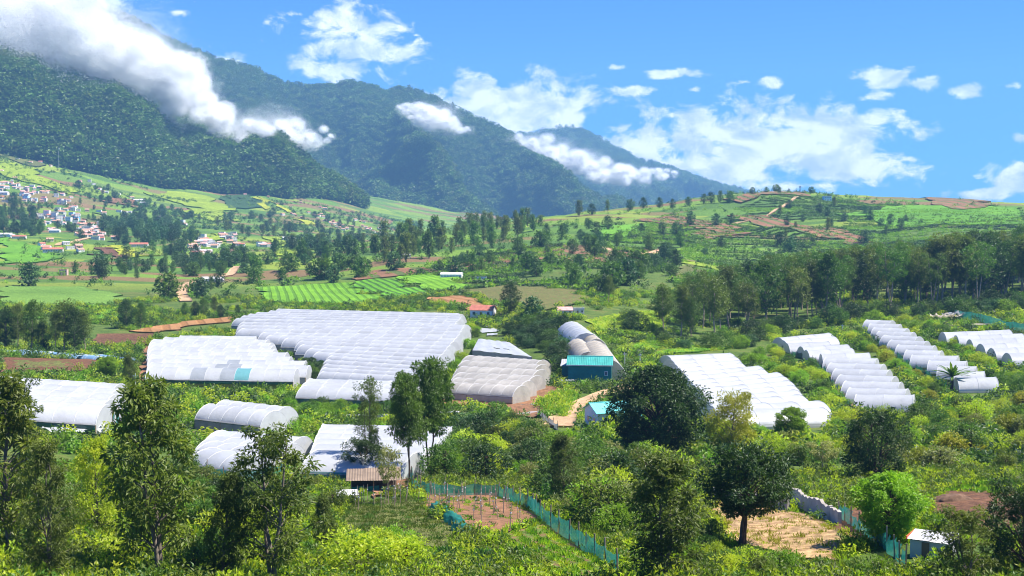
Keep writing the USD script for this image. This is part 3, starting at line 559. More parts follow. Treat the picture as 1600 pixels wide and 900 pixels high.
def build_greenhouses():
    net_front = [(1.0, 1.75, 'net_green', 'side_net')]
    GH['front_left'] = multispan('long white five-bay greenhouse with dark green net wall at the left edge', [((-70, 584), (186, 600)), ((-70, 591), (183.5, 608)), ((-70, 599), (179, 616.5)), ((-70, 608), (171, 625)), ((-70, 618), (165, 633))], 3.9, 1.6, 1, front=[(0.5, 1.65, 'net_green', 'side_net')], pitch=3.3)
    GH['middle_left'] = multispan('white ten-bay greenhouse with teal roof panels and dark open front', [((282, 524), (400, 525)), ((259, 526.5), (418, 531)), ((241, 530), (424, 536)), ((239, 535.5), (426.5, 540.5)), ((238.4, 540.6), (429, 545.3)), ((237.5, 547), (448, 550.6)), ((238, 553.5), (454, 557)), ((237.5, 560), (477, 563.6)), ((236.6, 566.3), (482.5, 570.5)), ((235, 573), (463, 576.8))], 3.8, 1.6, 2,
              front=[(0.95, 1.55, 'net_green', 'side_net')], pitch=3.0, odd={9: {6: 'teal_film', 3: 'dull', 5: 'dull'}, 8: {6: 'dull', 5: 'dull'}, 7: {6: 'dull'}})
    GH['large'] = multispan('largest white greenhouse, a stepped field of twenty-one arched bays', [((436, 482), (715, 489)), ((424, 485), (721, 491)), ((404, 487.5), (722, 494.5)), ((392, 490), (720, 498)), ((382, 493), (716, 501.5)), ((372, 497), (714, 505)), ((381, 503), (728, 507.5)), ((380, 508), (726, 512)), ((380, 513), (723, 517)), ((414, 519), (719, 522.5)), ((423, 523.5), (714, 528)), ((450, 528), (709, 533.5)), ((472, 533), (704, 540)), ((474, 538.5), (699, 546.5)), ((487, 544), (693, 553)), ((498, 550), (687, 560)), ((518, 556), (681, 566.5)), ((513, 562), (674, 572)), ((511, 568.5), (668, 578)), ((508, 574.5), (662, 583)), ((505, 580.5), (655, 588))], 3.9, 1.6, 3, front=[(0.5, 1.55, 'net_green', 'side_net')], pitch=4.6)
    GH['strip'] = multispan('low white greenhouse strip just in front of the largest greenhouse', [((484, 592), (642, 596)), ((478, 597.5), (636, 602)), ((474, 603), (630, 608))], 3.3, 1.4, 4, front=[(0.3, 1.55, 'net_green', 'side_net')], pitch=4.0)
    GH['behind_hut'] = multispan('white six-bay greenhouse behind the two tall gum trees and the hut', [((504, 663), (706, 667)), ((500, 670), (700, 674)), ((497, 677.5), (694, 682)), ((495, 686.5), (684, 691)), ((493, 695.5), (668, 700)), ((490, 705), (645, 710))], 2.9, 1.2, 5, front=[(0.5, 1.5, 'net', 'side_net')], pitch=3.6)
    GH['two_bay'] = multispan('two-bay greenhouse with a grey plastic front wall and rounded end', [((350, 625), (446, 635.5)), ((326, 631), (427, 642))], 3.6, 1.6, 6, front=[(0.1, 1.65, 'clear', 'side_curtain')], pitch=2.6)
    GH['round_ends'] = multispan('low four-bay greenhouse with rounded ends draped in teal net', [((338, 674), (468, 684)), ((334, 682), (446, 694)), ((330, 690.5), (426, 703)), ((326, 700), (398, 712))], 2.6, 1.1, 7, front=[(0.1, 1.15, 'net', 'side_net')], pitch=3.0)
    GH['aged'] = multispan('weathered cream greenhouse of six bays beside the red earth yard', [((734, 555), (847, 562.5)), ((727.5, 563.5), (846, 570)), ((723.5, 572.5), (844, 578)), ((719.5, 582), (837, 587)), ((715, 590.5), (824, 595.5)), ((709, 597), (814.5, 602.5))], 3.5, 1.7, 8, mat='cream', end_mat='cream', front=[(0.5, 1.95, 'cream', 'side_curtain')], pitch=2.6)
    tunnels('in the broad block beside the mango tree', 'tunnels of the broad right-hand block', [((1041 + 5.5 * i, 555.5 + 6.4 * i), r) for i, r in enumerate([(1140.5, 551.5), (1148, 557.5), (1152, 562.6), (1156, 567), (1184.5, 571.4), (1190, 576.5), (1214, 581.6), (1222.5, 587.6), (1230, 594.3), (1236, 601.5), (1241, 608.8), (1248, 616.5), (1280, 626), (1286, 637)])], 3.2, 1.1, 9, fill=0.99)
    tunnels('in the middle of three stepped blocks', 'tunnels of the middle stepped row', [((1216.7, 527.5), (1295, 520)), ((1223, 531.5), (1303, 525.5)), ((1229, 536), (1294, 533)), ((1251.7, 541.5), (1324, 538)), ((1260, 547), (1331, 544)), ((1283, 553), (1357.5, 551)), ((1290, 559), (1370, 560)), ((1298, 567), (1380, 569)), ((1306, 576), (1389, 578)), ((1313.3, 585.5), (1398, 588)), ((1320.8, 595.3), (1407.5, 597)), ((1327.5, 605.8), (1417.5, 607.5)), ((1337.5, 616.2), (1428, 616.7))], 2.9, 0.9, 10, fill=0.88)
    tunnels('in the row behind the spiky palm', 'tunnels of the palm-side stepped row', [((1354.6, 499.5), (1394.4, 500.8)), ((1360, 505.5), (1406.6, 506.3)), ((1366.8, 511.5), (1417, 513)), ((1374, 517.4), (1427, 519)), ((1383, 523.5), (1436, 526)), ((1392.8, 531), (1448, 533)), ((1404, 538.5), (1460, 540)), ((1417, 546.6), (1471, 548)), ((1425.3, 554.6), (1496.8, 555.8)), ((1452, 563), (1510, 564)), ((1466.7, 571.3), (1525, 572.3)), ((1486, 580), (1538, 580)), ((1494, 590), (1556, 589))], 2.9, 0.9, 11, fill=0.88)
    tunnels('in the row cut by the picture edge', 'tunnels at the right edge', [((1473, 519), (1577, 515)), ((1494, 524), (1597, 521)), ((1515.5, 530.4), (1620, 527)), ((1532.6, 537.4), (1640, 533)), ((1549.6, 544), (1660, 540)), ((1574, 551.5), (1690, 547))], 3.0, 0.9, 12, fill=0.88)
    # the barrels that run away up the slope, behind the teal shed
    rng = np.random.default_rng(5)
    for lab, near, far, w, H, mat in [('large grey-white barrel tunnel running up the slope, topmost of four', (917, 549), (893, 529), 8.6, 4.6, 'film'), ('short cream tunnel wedged between the two lower barrels and the top one', (932, 556), (921, 546), 6.0, 4.2, 'tan'),
                                      ('cream barrel tunnel behind the left half of the teal shed', (920, 578), (902, 556), 6.6, 4.2, 'tan'), ('widest cream barrel tunnel, behind the right half of the teal shed', (948, 594), (928, 562), 8.4, 4.6, 'tan')]:
        th = thing('polytunnel', lab, 'polytunnel', None)
        bay_parts(th, hit(*far), hit(*near), w, 1.0, H - 1.0, mat, rng, 3.0, front=[(0.0, 1.0, mat, 'side_curtain')], back=[(0.0, 1.0, mat, 'side_curtain')], end_mat=mat, gutter=False)
    # taut sheet roof with two dark slits
    c = [hit_above(*p, 2.6) + [0, 0, 2.6] for p in ((747.5, 529.6), (797, 535.5), (831, 558), (738, 547.5))]
    th = thing('shade_house', 'flat white plastic sheet roof with two dark slits, behind the weathered greenhouse', 'shade house')
    n = 16; S, T = np.meshgrid(np.linspace(0, 1, n), np.linspace(0, 1, n), indexing='ij')
    Pp = (1 - S)[..., None] * ((1 - T)[..., None] * c[0] + T[..., None] * c[3]) + S[..., None] * ((1 - T)[..., None] * c[1] + T[..., None] * c[2])
    Pp[..., 2] += 0.5 * np.abs(np.sin(S * math.pi * 4)) * 0.35 + np.random.default_rng(1).normal(0, 0.035, S.shape)
    q = []
    for i in range(n - 1):
        for j in range(n - 1):
            if j == 9 and i in (6, 7, 9, 10): continue
            k = i * n + j; q.append([k, k + 1, k + n + 1, k + n])
    obj('roof_sheet', (Pp.reshape(-1, 3), np.array(q)), BM['film'], th, smooth=True)
    ring = c + [c[0]]
    for a, b in zip(ring[:-1], ring[1:]):
        obj('side_curtain', (np.array([a, b, b - [0, 0, 3.4], a - [0, 0, 3.4]]), np.array([[0, 1, 2, 3]])), BM['skirt'], th)
    for p in c: obj('post', tube([p - [0, 0, 3.4], p + [0, 0, 0.1]], 0.09, 5), BM['post'], th)

# ------------------------------------------------------------------ houses and sheds
HM = {k: plain('render_' + k, c, 0.85, 0.5, 0.12) for k, c in dict(white=(0.64, 0.62, 0.57), cream=(0.62, 0.53, 0.40), pink=(0.60, 0.36, 0.32), blue=(0.16, 0.40, 0.55), sky_blue=(0.38, 0.58, 0.68), grey=(0.40, 0.40, 0.40), teal=(0.010, 0.13, 0.11), brick=(0.36, 0.17, 0.10)).items()}
RM = {k: plain('roof_' + k, c, 0.6, 0.7, 0.25) for k, c in dict(red=(0.42, 0.15, 0.10), terracotta=(0.48, 0.26, 0.18), grey=(0.38, 0.38, 0.38), white=(0.56, 0.55, 0.54), blue=(0.07, 0.30, 0.48), teal=(0.04, 0.30, 0.26), pale_teal=(0.16, 0.60, 0.56), rust=(0.26, 0.12, 0.07), brown=(0.22, 0.16, 0.11), pink=(0.60, 0.32, 0.28)).items()}
GLASS = plain('window_glass', (0.05, 0.07, 0.09), 0.15, 0.4, 0.3, 0.6); DOORM = plain('door_paint', (0.14, 0.09, 0.06), 0.6, 1.0, 0.2); FRAMEM = plain('window_frame', (0.66, 0.64, 0.60), 0.6, 1.0, 0.1)
def box(x0, y0, z0, x1, y1, z1):
    b = trimesh.creation.box(bounds=[[x0, y0, z0], [x1, y1, z1]]); return np.array(b.vertices), np.array(b.faces)
def house_parts(th, w, d, h, roof, wall_m, roof_m, storeys=1, over=0.45, deep=2.5):
    """walls with window and door openings set in, a roof with thickness; front faces -y"""
    x, y = w / 2, d / 2
    if roof == 'flat':
        obj('wall', box(-x, -y, -deep, x, y, h), wall_m, th)
        obj('roof', join([box(-x - .15, -y - .15, h, x + .15, y + .15, h + 0.22), box(-x - .15, -y - .15, h + .2, -x + .05, y + .15, h + .7), box(x - .05, -y - .15, h + .2, x + .15, y + .15, h + .7), box(-x + .052, -y - .15, h + .2, x - .052, -y + .05, h + .7)]), roof_m, th)
    else:
        r = d * 0.26
        V = np.array([[-x, -y, -deep], [x, -y, -deep], [x, y, -deep], [-x, y, -deep], [-x, -y, h], [x, -y, h], [x, y, h], [-x, y, h], [-x, 0, h + r], [x, 0, h + r]])
        obj('wall', (V, np.array([[0, 1, 5], [0, 5, 4], [2, 3, 7], [2, 7, 6], [1, 2, 6], [1, 6, 9], [1, 9, 5], [3, 0, 4], [3, 4, 8], [3, 8, 7]])), wall_m, th)
        ro = []
        for s in (-1, 1):
            e = np.array([0, s * (y + over), h - over * r / y]); k = np.array([0, 0, h + r])
            nrm = np.array([0, s * r, y]); nrm = nrm / np.linalg.norm(nrm) * 0.14
            X = x + over
            P = [np.array([sx * X, *p[1:]]) + nrm * f for f in (0.15, 1) for p in (e, k) for sx in (-1, 1)]
            ro.append((np.array(P), np.array([[0, 1, 3, 2], [4, 5, 7, 6], [0, 1, 5, 4], [0, 2, 6, 4], [1, 3, 7, 5], [2, 3, 7, 6]])))
        obj('roof', join(ro), roof_m, th)
    nw = max(2, int(w / 2.6))
    for s in range(storeys):
        z = 1.0 + s * 2.8
        for side in (-1, 1):
            for k in range(nw):
                cx = -x + (k + 0.5) * w / nw
                yo = side * y
                if s == 0 and side == -1 and k == nw // 2:
                    obj('door', box(cx - .5, yo - .06, 0.05, cx + .5, yo + .05, 2.15), DOORM, th); continue
                f = obj('window', join([box(cx - .62, yo - .05, z - .1, cx + .62, yo + .05, z), box(cx - .62, yo - .05, z + 1.2, cx + .62, yo + .05, z + 1.3), box(cx - .62, yo - .05, z, cx - .52, yo + .05, z + 1.2), box(cx + .52, yo - .05, z, cx + .62, yo + .05, z + 1.2)]), FRAMEM, th)
                obj('pane', box(cx - .52, yo - .03, z, cx + .52, yo + .03, z + 1.2), GLASS, f)
HK = {}
def make_house_kinds():
    for key, (w, d, h, roof, wm, rm, st) in dict(
        white_red=(9, 6.5, 3, 'gable', 'white', 'red', 1), white_terracotta=(10, 7, 3.2, 'gable', 'white', 'terracotta', 1), cream_terracotta=(8, 6, 3, 'gable', 'cream', 'terracotta', 1), white_white=(11, 7, 3.2, 'flat', 'white', 'white', 1),
        white_grey=(9, 6, 3, 'gable', 'white', 'grey', 1), pink_terracotta=(8, 7, 3, 'gable', 'pink', 'terracotta', 1), tall_white=(9, 8, 6, 'flat', 'white', 'white', 2), tall_pink=(8, 7, 6, 'flat', 'pink', 'pink', 2), blue_white=(10, 8, 5.8, 'flat', 'sky_blue', 'white', 2),
        blue_blue=(11, 9, 6.2, 'flat', 'blue', 'blue', 2), long_white=(20, 7, 3.4, 'gable', 'white', 'white', 1), long_red=(22, 7, 3.4, 'gable', 'white', 'red', 1), small_brick=(6, 5, 2.6, 'gable', 'brick', 'terracotta', 1), grey_grey=(7, 6, 2.8, 'gable', 'grey', 'grey', 1), block=(12, 8, 9, 'flat', 'white', 'white', 3), pink_pink=(8, 6, 3, 'gable', 'white', 'pink', 1)).items():
        k = kind_of('house_' + key); house_parts(k, w, d, h, roof, HM[wm], RM[rm], st); HK[key] = k
HDESC = dict(white_red='white house with red gable roof', white_terracotta='white house with terracotta gable roof', cream_terracotta='cream house with terracotta gable roof', white_white='white flat-roofed house', white_grey='white house with grey gable roof', pink_terracotta='pink house with terracotta roof', tall_white='two-storey white flat-roofed house',
 tall_pink='two-storey pink flat-roofed house', blue_white='two-storey pale blue house', blue_blue='two-storey deep blue house', long_white='long white building with white roof', long_red='long white building with red roof', small_brick='small brick-coloured house', grey_grey='small grey house', block='tall white apartment block', pink_pink='white house with pinkish roof')
def build_village():
    make_house_kinds()
    rng = np.random.default_rng(77)
    c4 = lambda x, y: (x / 5.293, 230 + y / 5.293)
    c5 = lambda x, y: (300 + x / 5.293, 270 + y / 5.293)
    red = ['white_terracotta', 'white_red', 'pink_terracotta', 'cream_terracotta', 'pink_pink', 'white_terracotta', 'small_brick']
    mix = ['white_white', 'white_grey', 'tall_white', 'white_terracotta', 'pink_pink', 'white_white', 'cream_terracotta', 'tall_pink', 'white_red']
    V = {}
    V['in the upper left village'] = [(c4(*p), k) for p, k in [((20, 300), 'white_terracotta'), ((60, 340), 'white_grey'), ((100, 280), 'grey_grey'), ((150, 305), 'cream_terracotta'), ((30, 385), 'long_white'), ((100, 425), 'pink_terracotta'), ((180, 400), 'blue_white'), ((215, 425), 'blue_white'), ((245, 445), 'tall_white'), ((220, 362), 'tall_pink'), ((265, 322), 'white_white'), ((325, 334), 'white_grey'), ((300, 375), 'white_white'), ((350, 370), 'white_terracotta'), ((365, 430), 'tall_pink'), ((290, 445), 'blue_white'), ((130, 335), 'white_white'), ((60, 295), 'pink_pink'), ((20, 345), 'tall_white'), ((345, 445), 'pink_terracotta'), ((10, 420), 'white_red'), ((265, 385), 'pink_pink'), ((180, 335), 'cream_terracotta')]]
    V['in the white village centre'] = [(c4(*p), k) for p, k in [((465, 400), 'tall_pink'), ((510, 445), 'tall_white'), ((530, 470), 'block'), ((490, 465), 'tall_white'), ((560, 443), 'white_white'), ((595, 495), 'white_white'), ((612, 508), 'white_grey'), ((515, 545), 'white_terracotta'), ((480, 522), 'tall_white'), ((285, 575), 'block'), ((335, 575), 'tall_white'), ((390, 560), 'block'), ((450, 575), 'block'), ((520, 590), 'block'), ((595, 560), 'blue_white'), ((635, 600), 'blue_blue'), ((560, 600), 'tall_white'), ((400, 630), 'white_grey'), ((455, 700), 'long_white'), ((415, 675), 'white_white'), ((500, 640), 'tall_white'), ((440, 615), 'white_grey'), ((545, 520), 'white_terracotta'), ((490, 605), 'block'), ((430, 560), 'tall_white')]]
    V['among the village red roofs'] = [(c4(*p), None) for p in [(660, 640), (700, 645), (680, 675), (720, 680), (740, 695), (770, 662), (800, 668), (690, 705), (730, 715), (660, 728), (810, 698), (850, 720), (835, 745), (780, 645), (750, 642), (700, 730), (770, 715)]]
    V['on the slope below the forest'] = [(c4(*p), k) for p, k in [((740, 282), 'tall_white'), ((775, 305), 'white_white'), ((825, 348), 'white_terracotta'), ((850, 368), 'pink_terracotta'), ((882, 375), 'white_grey'), ((985, 388), 'white_grey'), ((1090, 420), 'white_terracotta'), ((1140, 445), 'long_white'), ((1190, 465), 'long_white'), ((1175, 433), 'white_white'), ((660, 285), 'pink_terracotta'), ((335, 125), 'white_red'), ((420, 155), 'cream_terracotta'), ((145, 100), 'white_white'), ((255, 128), 'cream_terracotta'), ((15, 200), 'pink_pink'), ((45, 4), 'white_red')]]
    V['beside the dark grove'] = [(c4(*p), k) for p, k in [((720, 525), 'pink_terracotta'), ((820, 530), 'white_white'), ((860, 548), 'white_terracotta'), ((985, 532), 'white_white'), ((1035, 555), 'tall_white'), ((1080, 540), 'white_grey'), ((1345, 525), 'white_terracotta'), ((1320, 585), 'long_white'), ((1505, 615), 'white_white'), ((1530, 640), 'white_terracotta')]]
    V['under the village'] = [(c4(*p), k) for p, k in [((345, 812), 'white_red'), ((385, 845), 'white_terracotta'), ((440, 865), 'long_red'), ((650, 832), 'pink_terracotta'), ((665, 862), 'white_terracotta'), ((580, 838), 'white_white'), ((545, 802), 'white_grey'), ((412, 778), 'cream_terracotta'), ((950, 758), 'white_terracotta'), ((1150, 822), 'long_red'), ((45, 735), 'long_white'), ((95, 742), 'white_grey'), ((160, 752), 'long_red')]]
    V['in the valley compound'] = [(c5(*p), k) for p, k in [((15, 605), 'pink_terracotta'), ((60, 580), 'white_white'), ((110, 578), 'long_white'), ((160, 595), 'tall_white'), ((90, 545), 'block'), ((130, 605), 'white_white'), ((185, 615), 'white_terracotta'), ((250, 520), 'tall_white'), ((290, 542), 'white_terracotta'), ((315, 560), 'tall_pink'), ((355, 518), 'pink_pink'), ((335, 575), 'white_white'), ((400, 598), 'pink_pink'), ((560, 600), 'blue_white'), ((605, 595), 'white_white'), ((650, 610), 'pink_terracotta'), ((100, 668), 'long_white'), ((312, 660), 'pink_terracotta'), ((60, 660), 'white_grey'), ((800, 552), 'long_white'), ((30, 625), 'white_white'), ((145, 570), 'pink_pink'), ((275, 530), 'white_white')]]
    V['in the far pink hamlet'] = [(c5(*p), None) for p in [(840, 345), (820, 335), (860, 350), (910, 370), (750, 345), (965, 330), (1010, 350), (1050, 355), (1040, 380), (1085, 365), (1100, 395), (1140, 410), (1170, 400), (1160, 430), (1190, 440), (1220, 455), (1250, 470), (1210, 420), (1280, 460), (1300, 440), (1330, 445), (1350, 390), (1390, 400), (1420, 405), (1440, 450), (1470, 460), (1480, 490), (1500, 490), (1530, 495), (1550, 460), (1115, 400), (1180, 420), (1150, 420), (1240, 440), (1070, 345), (1410, 440), (1450, 470)]]
    V['on the upper fields'] = [(c5(*p), None) for p in [(1100, 298), (1060, 283), (740, 163), (630, 198), (540, 105), (400, 122), (440, 183), (900, 243), (825, 192), (815, 285)]]
    dense = ('upper left village', 'white village centre', 'village red roofs', 'valley compound')
    for where, L in V.items():
        if any(q in where for q in dense):
            L += [((u + rng.normal(0, 5), v + rng.normal(0, 2.2)), ['white_terracotta', 'white_white', 'tall_white', 'pink_pink', 'white_grey', 'cream_terracotta', 'white_red'][int(rng.integers(7))]) for (u, v), k in list(L) for _ in (0, 1)]
        seen = {}
        for (uv, k) in sorted(L, key=lambda a: a[0][0]):
            if k is None: k = red[int(rng.integers(len(red)))]
            seen.setdefault(k, []).append(uv)
        for k, us in seen.items():
            for i, (u, v) in enumerate(us):
                p = hit(u, v + 1.0)
                lab = f'{HDESC[k]} {where}' + ('' if len(us) == 1 else f', {nth(i)} of {len(us)}' if i else f', leftmost of {len(us)}')
                copy(HK[k], 'house', lab, 'house', 'village houses', p + [0, 0, 0.4], rng.normal(0.15, 0.35), rng.uniform(0.8, 1.12) * 0.64)
    for lab, k, u, v, rz, s in [('white house with red roof at the top right corner of the largest greenhouse', 'white_red', 755, 495, -0.25, .8), ('long white farm building half hidden by shrubs beside the bright crop fields', 'long_white', 706, 434, -0.2, .52), ('pink-roofed low shed between the dark round trees and the tea field', 'pink_pink', 882, 492, .1, .55), ('white low shed beside the pink-roofed shed above the barrel tunnels', 'white_white', 898, 490, .1, .5),
                                ('white barn by the bend of the winding dirt road', 'long_white', 333, 441, .1, .55), ('small white hut on the hillside above the farm building', 'white_grey', 634, 403, .2, .6), ('small red and white house right of the round dark tree in the left fields', 'tall_pink', 100, 430, .1, .5), ('tiny white hut beside the bare red field on the middle hill', 'white_white', 752, 438, 0, .45), ('small blue shed among bushes on the crest of the right hill', 'blue_white', 1292, 314, .1, .75), ('tiny white shelter standing on the right crest beside the pasture', 'white_white', 1426, 305, .1, .6)]:
        copy(HK[k], 'house', lab, 'house', None, hit(u, v), rz, s)

def corrugated(w, d, n, amp=0.04):
    """a sheet of corrugated iron, w along x, d along y"""
    x = np.linspace(-w / 2, w / 2, n * 2 + 1); z = amp * (np.arange(len(x)) % 2)
    V = np.array([[a, yy, b] for yy in (-d / 2, 0, d / 2) for a, b in zip(x, z)]); m = len(x)
    return V, np.array([[r * m + k, r * m + k + 1, (r + 1) * m + k + 1, (r + 1) * m + k] for r in (0, 1) for k in range(m - 1)])
def rotx(m, a, off):
    V, F = m; c, s = math.cos(a), math.sin(a)
    return V @ np.array([[1, 0, 0], [0, c, s], [0, -s, c]]) + off, F
def build_sheds():
    # teal shed in front of the barrel tunnels
    p = hit(922, 594); th = thing('shed', 'dark teal metal shed with lighter teal roof in front of the barrel tunnels', 'shed', None, p, -0.10, 0.84)
    w, d, h = 11.0, 6.5, 4.3; x, y = w / 2, d / 2
    obj('wall', join([box(-x, -y, -2, x, -y + .12, h), box(-x, y - .12, -2, x, y, h), box(-x, -y + .12, -2, -x + .12, y - .12, h), box(x - .12, -y + .12, -2, x, y - .12, h)]), HM['teal'], th)
    for sx in (-1, 1): obj('gable', (np.array([[sx * (x - .02), -y, h], [sx * (x - .02), y, h], [sx * (x - .02), 0, h + 1.7]]), np.array([[0, 1, 2]])), HM['teal'], th)
    a = math.atan2(1.7, y)
    for s in (-1, 1): obj('roof_sheet', rotx(corrugated(w + .8, math.hypot(y, 1.7) + .5, 26), -s * a, [0, s * (y / 2 + .1), h + .92]), RM['teal'], th, smooth=False)
    obj('fascia', box(-x - .4, -y - .34, h - .25, x + .4, -y - .28, h + .02), HM['cream'], th)
    obj('ridge_cap', tube([[-x - .3, 0, h + 1.83], [0, 0, h + 1.86], [x + .3, 0, h + 1.83]], 0.16, 6), RM['teal'], th)
    fr = obj('window', box(x - 1.7, -y - .05, 1.6, x - .9, -y + .04, 2.8), FRAMEM, th); obj('pane', box(x - 1.6, -y - .08, 1.7, x - 1.0, -y - .051, 2.7), GLASS, fr)
    th2 = thing('shed', 'lean-to with a grey roof built against the left end of the teal shed', 'shed', None, hit(893, 592), -0.10)
    obj('wall', box(-2.0, -2.4, -2, 2.0, 2.4, 3.2), HM['teal'], th2); obj('roof_sheet', rotx(corrugated(4.6, 5.4, 12), 0.18, [0, 0, 3.55]), RM['grey'], th2); obj('door', box(-.2, -2.46, 0, .8, -2.38, 2.2), DOORM, th2)
    # house with the pale teal roof behind the big dark tree
    p = hit(958, 664); th = thing('house', 'white house with pale teal roof, half hidden behind the big dark mango tree', 'house', None, p, 0.35, 0.72)
    w, d, h = 11.0, 7.5, 3.8; x, y = w / 2, d / 2
    obj('wall', box(-x, -y, -2, x, y, h), HM['white'], th)
    a = math.atan2(1.6, y)
    for s in (-1, 1): obj('roof_sheet', rotx(corrugated(w + 1.2, math.hypot(y, 1.6) + .9, 24), -s * a, [0, s * (y / 2 + .2), h + .72]), RM['pale_teal'], th)
    for sx in (-1, 1): obj('gable', (np.array([[sx * (x - .02), -y, h], [sx * (x - .02), y, h], [sx * (x - .02), 0, h + 1.55]]), np.array([[0, 1, 2]])), HM['white'], th)
    for k, cx in enumerate((-3.8, -1.2, 1.6, 4.0)):
        if k == 2: obj('door', box(cx - .5, -y - .06, 0, cx + .5, -y + .04, 2.1), DOORM, th); continue
        f = obj('window', box(cx - .7, -y - .05, 1.0, cx + .7, -y + .04, 2.3), FRAMEM, th); obj('pane', box(cx - .6, -y - .08, 1.1, cx + .6, -y - .052, 2.2), GLASS, f)
    for k, cy in enumerate((-1.8, 1.6)):
        f = obj('window', box(-x - .05, cy - .6, 1.0, -x + .04, cy + .6, 2.3), FRAMEM, th); obj('pane', box(-x - .08, cy - .5, 1.1, -x - .052, cy + .5, 2.2), GLASS, f)
    obj('porch_roof', rotx(corrugated(6.0, 2.6, 14), 0.25, [2.0, -y - 1.2, 2.75]), RM['teal'], th)
    for cx in (-.8, 4.8): obj('post', tube([[cx, -y - 2.3, -1], [cx, -y - 2.3, 2.45]], .08, 5), BM['post'], th)
    # thatched hut by the gum trees
    p = hit(584, 768); th = thing('hut', 'open timber hut with a rusty brown sloping roof beside the gum trees', 'hut', None, p, 0.1, 0.72)
    for sx in (-3.2, 0, 3.2):
        for sy in (-1.8, 1.8): obj('post', tube([[sx, sy, -1], [sx, sy, 2.2 + (.35 if sy > 0 else 0)]], .09, 5), BM['post'], th)
    for k in range(3):
        obj('roof_sheet', rotx(corrugated(2.7, 5.2, 7, 0.06), 0.14 + .02 * k, [-2.6 + 2.6 * k, 0, 2.5 + .03 * k]), RM['brown'], th)
    obj('back_wall', box(-3.2, 1.72, -1, 3.2, 1.84, 2.3), plain('old_boards', (0.12, 0.09, 0.07), 0.9, 2.0, 0.4), th)
    for k in range(3): obj('side_net', (np.array([[-3.1 + 2.1 * k, -1.86, .2], [-1.3 + 2.1 * k, -1.9, .3], [-1.3 + 2.1 * k, -1.84, 1.3], [-3.1 + 2.1 * k, -1.84, 1.1]]), np.array([[0, 1, 2, 3]])), BM['net'], th)
    # tin shack at the lower right
    p = hit(1458, 868); th = thing('shack', 'small shack with silver tin roof sheets and an orange edge, lower right', 'shack', None, p, -0.55, 0.5)
    obj('wall', join([box(-2.4, -1.6, -1, 2.4, -1.5, 2.0), box(-2.4, 1.5, -1, 2.4, 1.6, 2.3), box(-2.4, -1.5, -1, -2.3, 1.5, 2.0), box(2.3, -1.5, -1, 2.4, 1.5, 2.0)]), HM['grey'], th)
    for k in range(4): obj('roof_sheet', rotx(corrugated(1.35, 3.9, 8, 0.035), 0.10 + .012 * k, [-2.05 + 1.33 * k, 0, 2.36 + .02 * (k % 2)]), RM['white'] if k != 1 else RM['grey'], th)
    obj('edge_board', box(-2.8, -2.0, 2.02, -2.7, 2.0, 2.5), plain('orange_paint', (0.6, 0.10, 0.03), 0.6), th); obj('door', box(-1, -1.66, 0, -.1, -1.58, 1.9), DOORM, th)
    # round pale roof lower left by the stakes
    p = hit(543, 782); th = thing('shed', 'low white-roofed shed beside the staked garden', 'shed', None, p, 0.2, 0.5)
    obj('wall', box(-1.8, -1.3, -1, 1.8, 1.3, 1.3), HM['cream'], th); obj('roof_sheet', rotx(corrugated(4.2, 3.2, 10), 0.15, [0, 0, 1.55]), RM['white'], th)
# ------------------------------------------------------------------ fields, roads, gardens: sheets laid on the ground
BLOCKED = []                                       # outlines (x, y) where nothing may be scattered
def outline(px): return Polygon([tuple(hit(u, v)[:2]) for u, v in px]).buffer(0)
def crop(name, a, b, period=None, row_px=None, patch=0.06, bump=0.25, sharp=(0.35, 0.65), wob=2.0):
    """crop colour a between furrows of colour b; rows follow the line between two pixels on the ground"""
    N = {'g': ('geometry', {}), 'p': ('principled_bsdf', dict(roughness=0.85, specular_ior_level=0.15)), 'n': ('noise_texture', dict(scale=patch, detail=7.0, roughness=0.68)), 'n2': ('noise_texture', dict(scale=1.4, detail=5.0, roughness=0.7)),
         'mx': ('mix', dict(mix_type='mix', color1=tuple(b), color2=tuple(a))), 'mv': ('mix', dict(mix_type='multiply', fac=0.8)), 'r': ('rgb_ramp', dict(ramp=[(0.3, (0.62, 0.66, 0.6)), (0.68, (1.25, 1.18, 1.1))])),
         'mz': ('mix', dict(mix_type='multiply', fac=0.7)), 'r2': ('rgb_ramp', dict(ramp=[(0.3, (0.6, 0.6, 0.6)), (0.7, (1.3, 1.3, 1.3))])), 'b': ('bump', dict(strength=0.9, distance=bump))}
    L = [('g.position', 'n.vector'), ('g.position', 'n2.vector'), ('n.fac', 'r.fac'), ('mx.color', 'mv.color1'), ('r.color', 'mv.color2'), ('n2.fac', 'r2.fac'), ('mv.color', 'mz.color1'), ('r2.color', 'mz.color2'), ('mz.color', 'p.base_color'), ('b.normal', 'p.normal')]
    if period:
        q, w = hit(*row_px[0]), hit(*row_px[1]); ang = math.atan2(w[1] - q[1], w[0] - q[0])
        N['m'] = ('mapping', dict(rotation=(0, 0, -ang + math.pi / 2)))
        N['w'] = ('wave_texture', dict(scale=0.314 / period, distortion=wob, detail=3.0, detail_scale=0.4)); N['ws'] = ('map_range', dict(range_type='smoothstep', from_min=sharp[0] - 0.2, from_max=sharp[1] - 0.1, to_min=0.0, to_max=1.0, clamp=True))
        L += [('g.position', 'm.vector'), ('m.vector', 'w.vector'), ('w.fac', 'ws.value'), ('ws.result', 'mx.fac'), ('ws.result', 'b.height')]
    else:
        N['ws'] = ('map_range', dict(range_type='smoothstep', from_min=sharp[0], from_max=sharp[1], to_min=0.0, to_max=1.0, clamp=True)); L += [('n2.fac', 'ws.value'), ('ws.result', 'mx.fac'), ('n2.fac', 'b.height')]
    return MAT('soil_and_crop_' + name, N, L, 'p.BSDF')
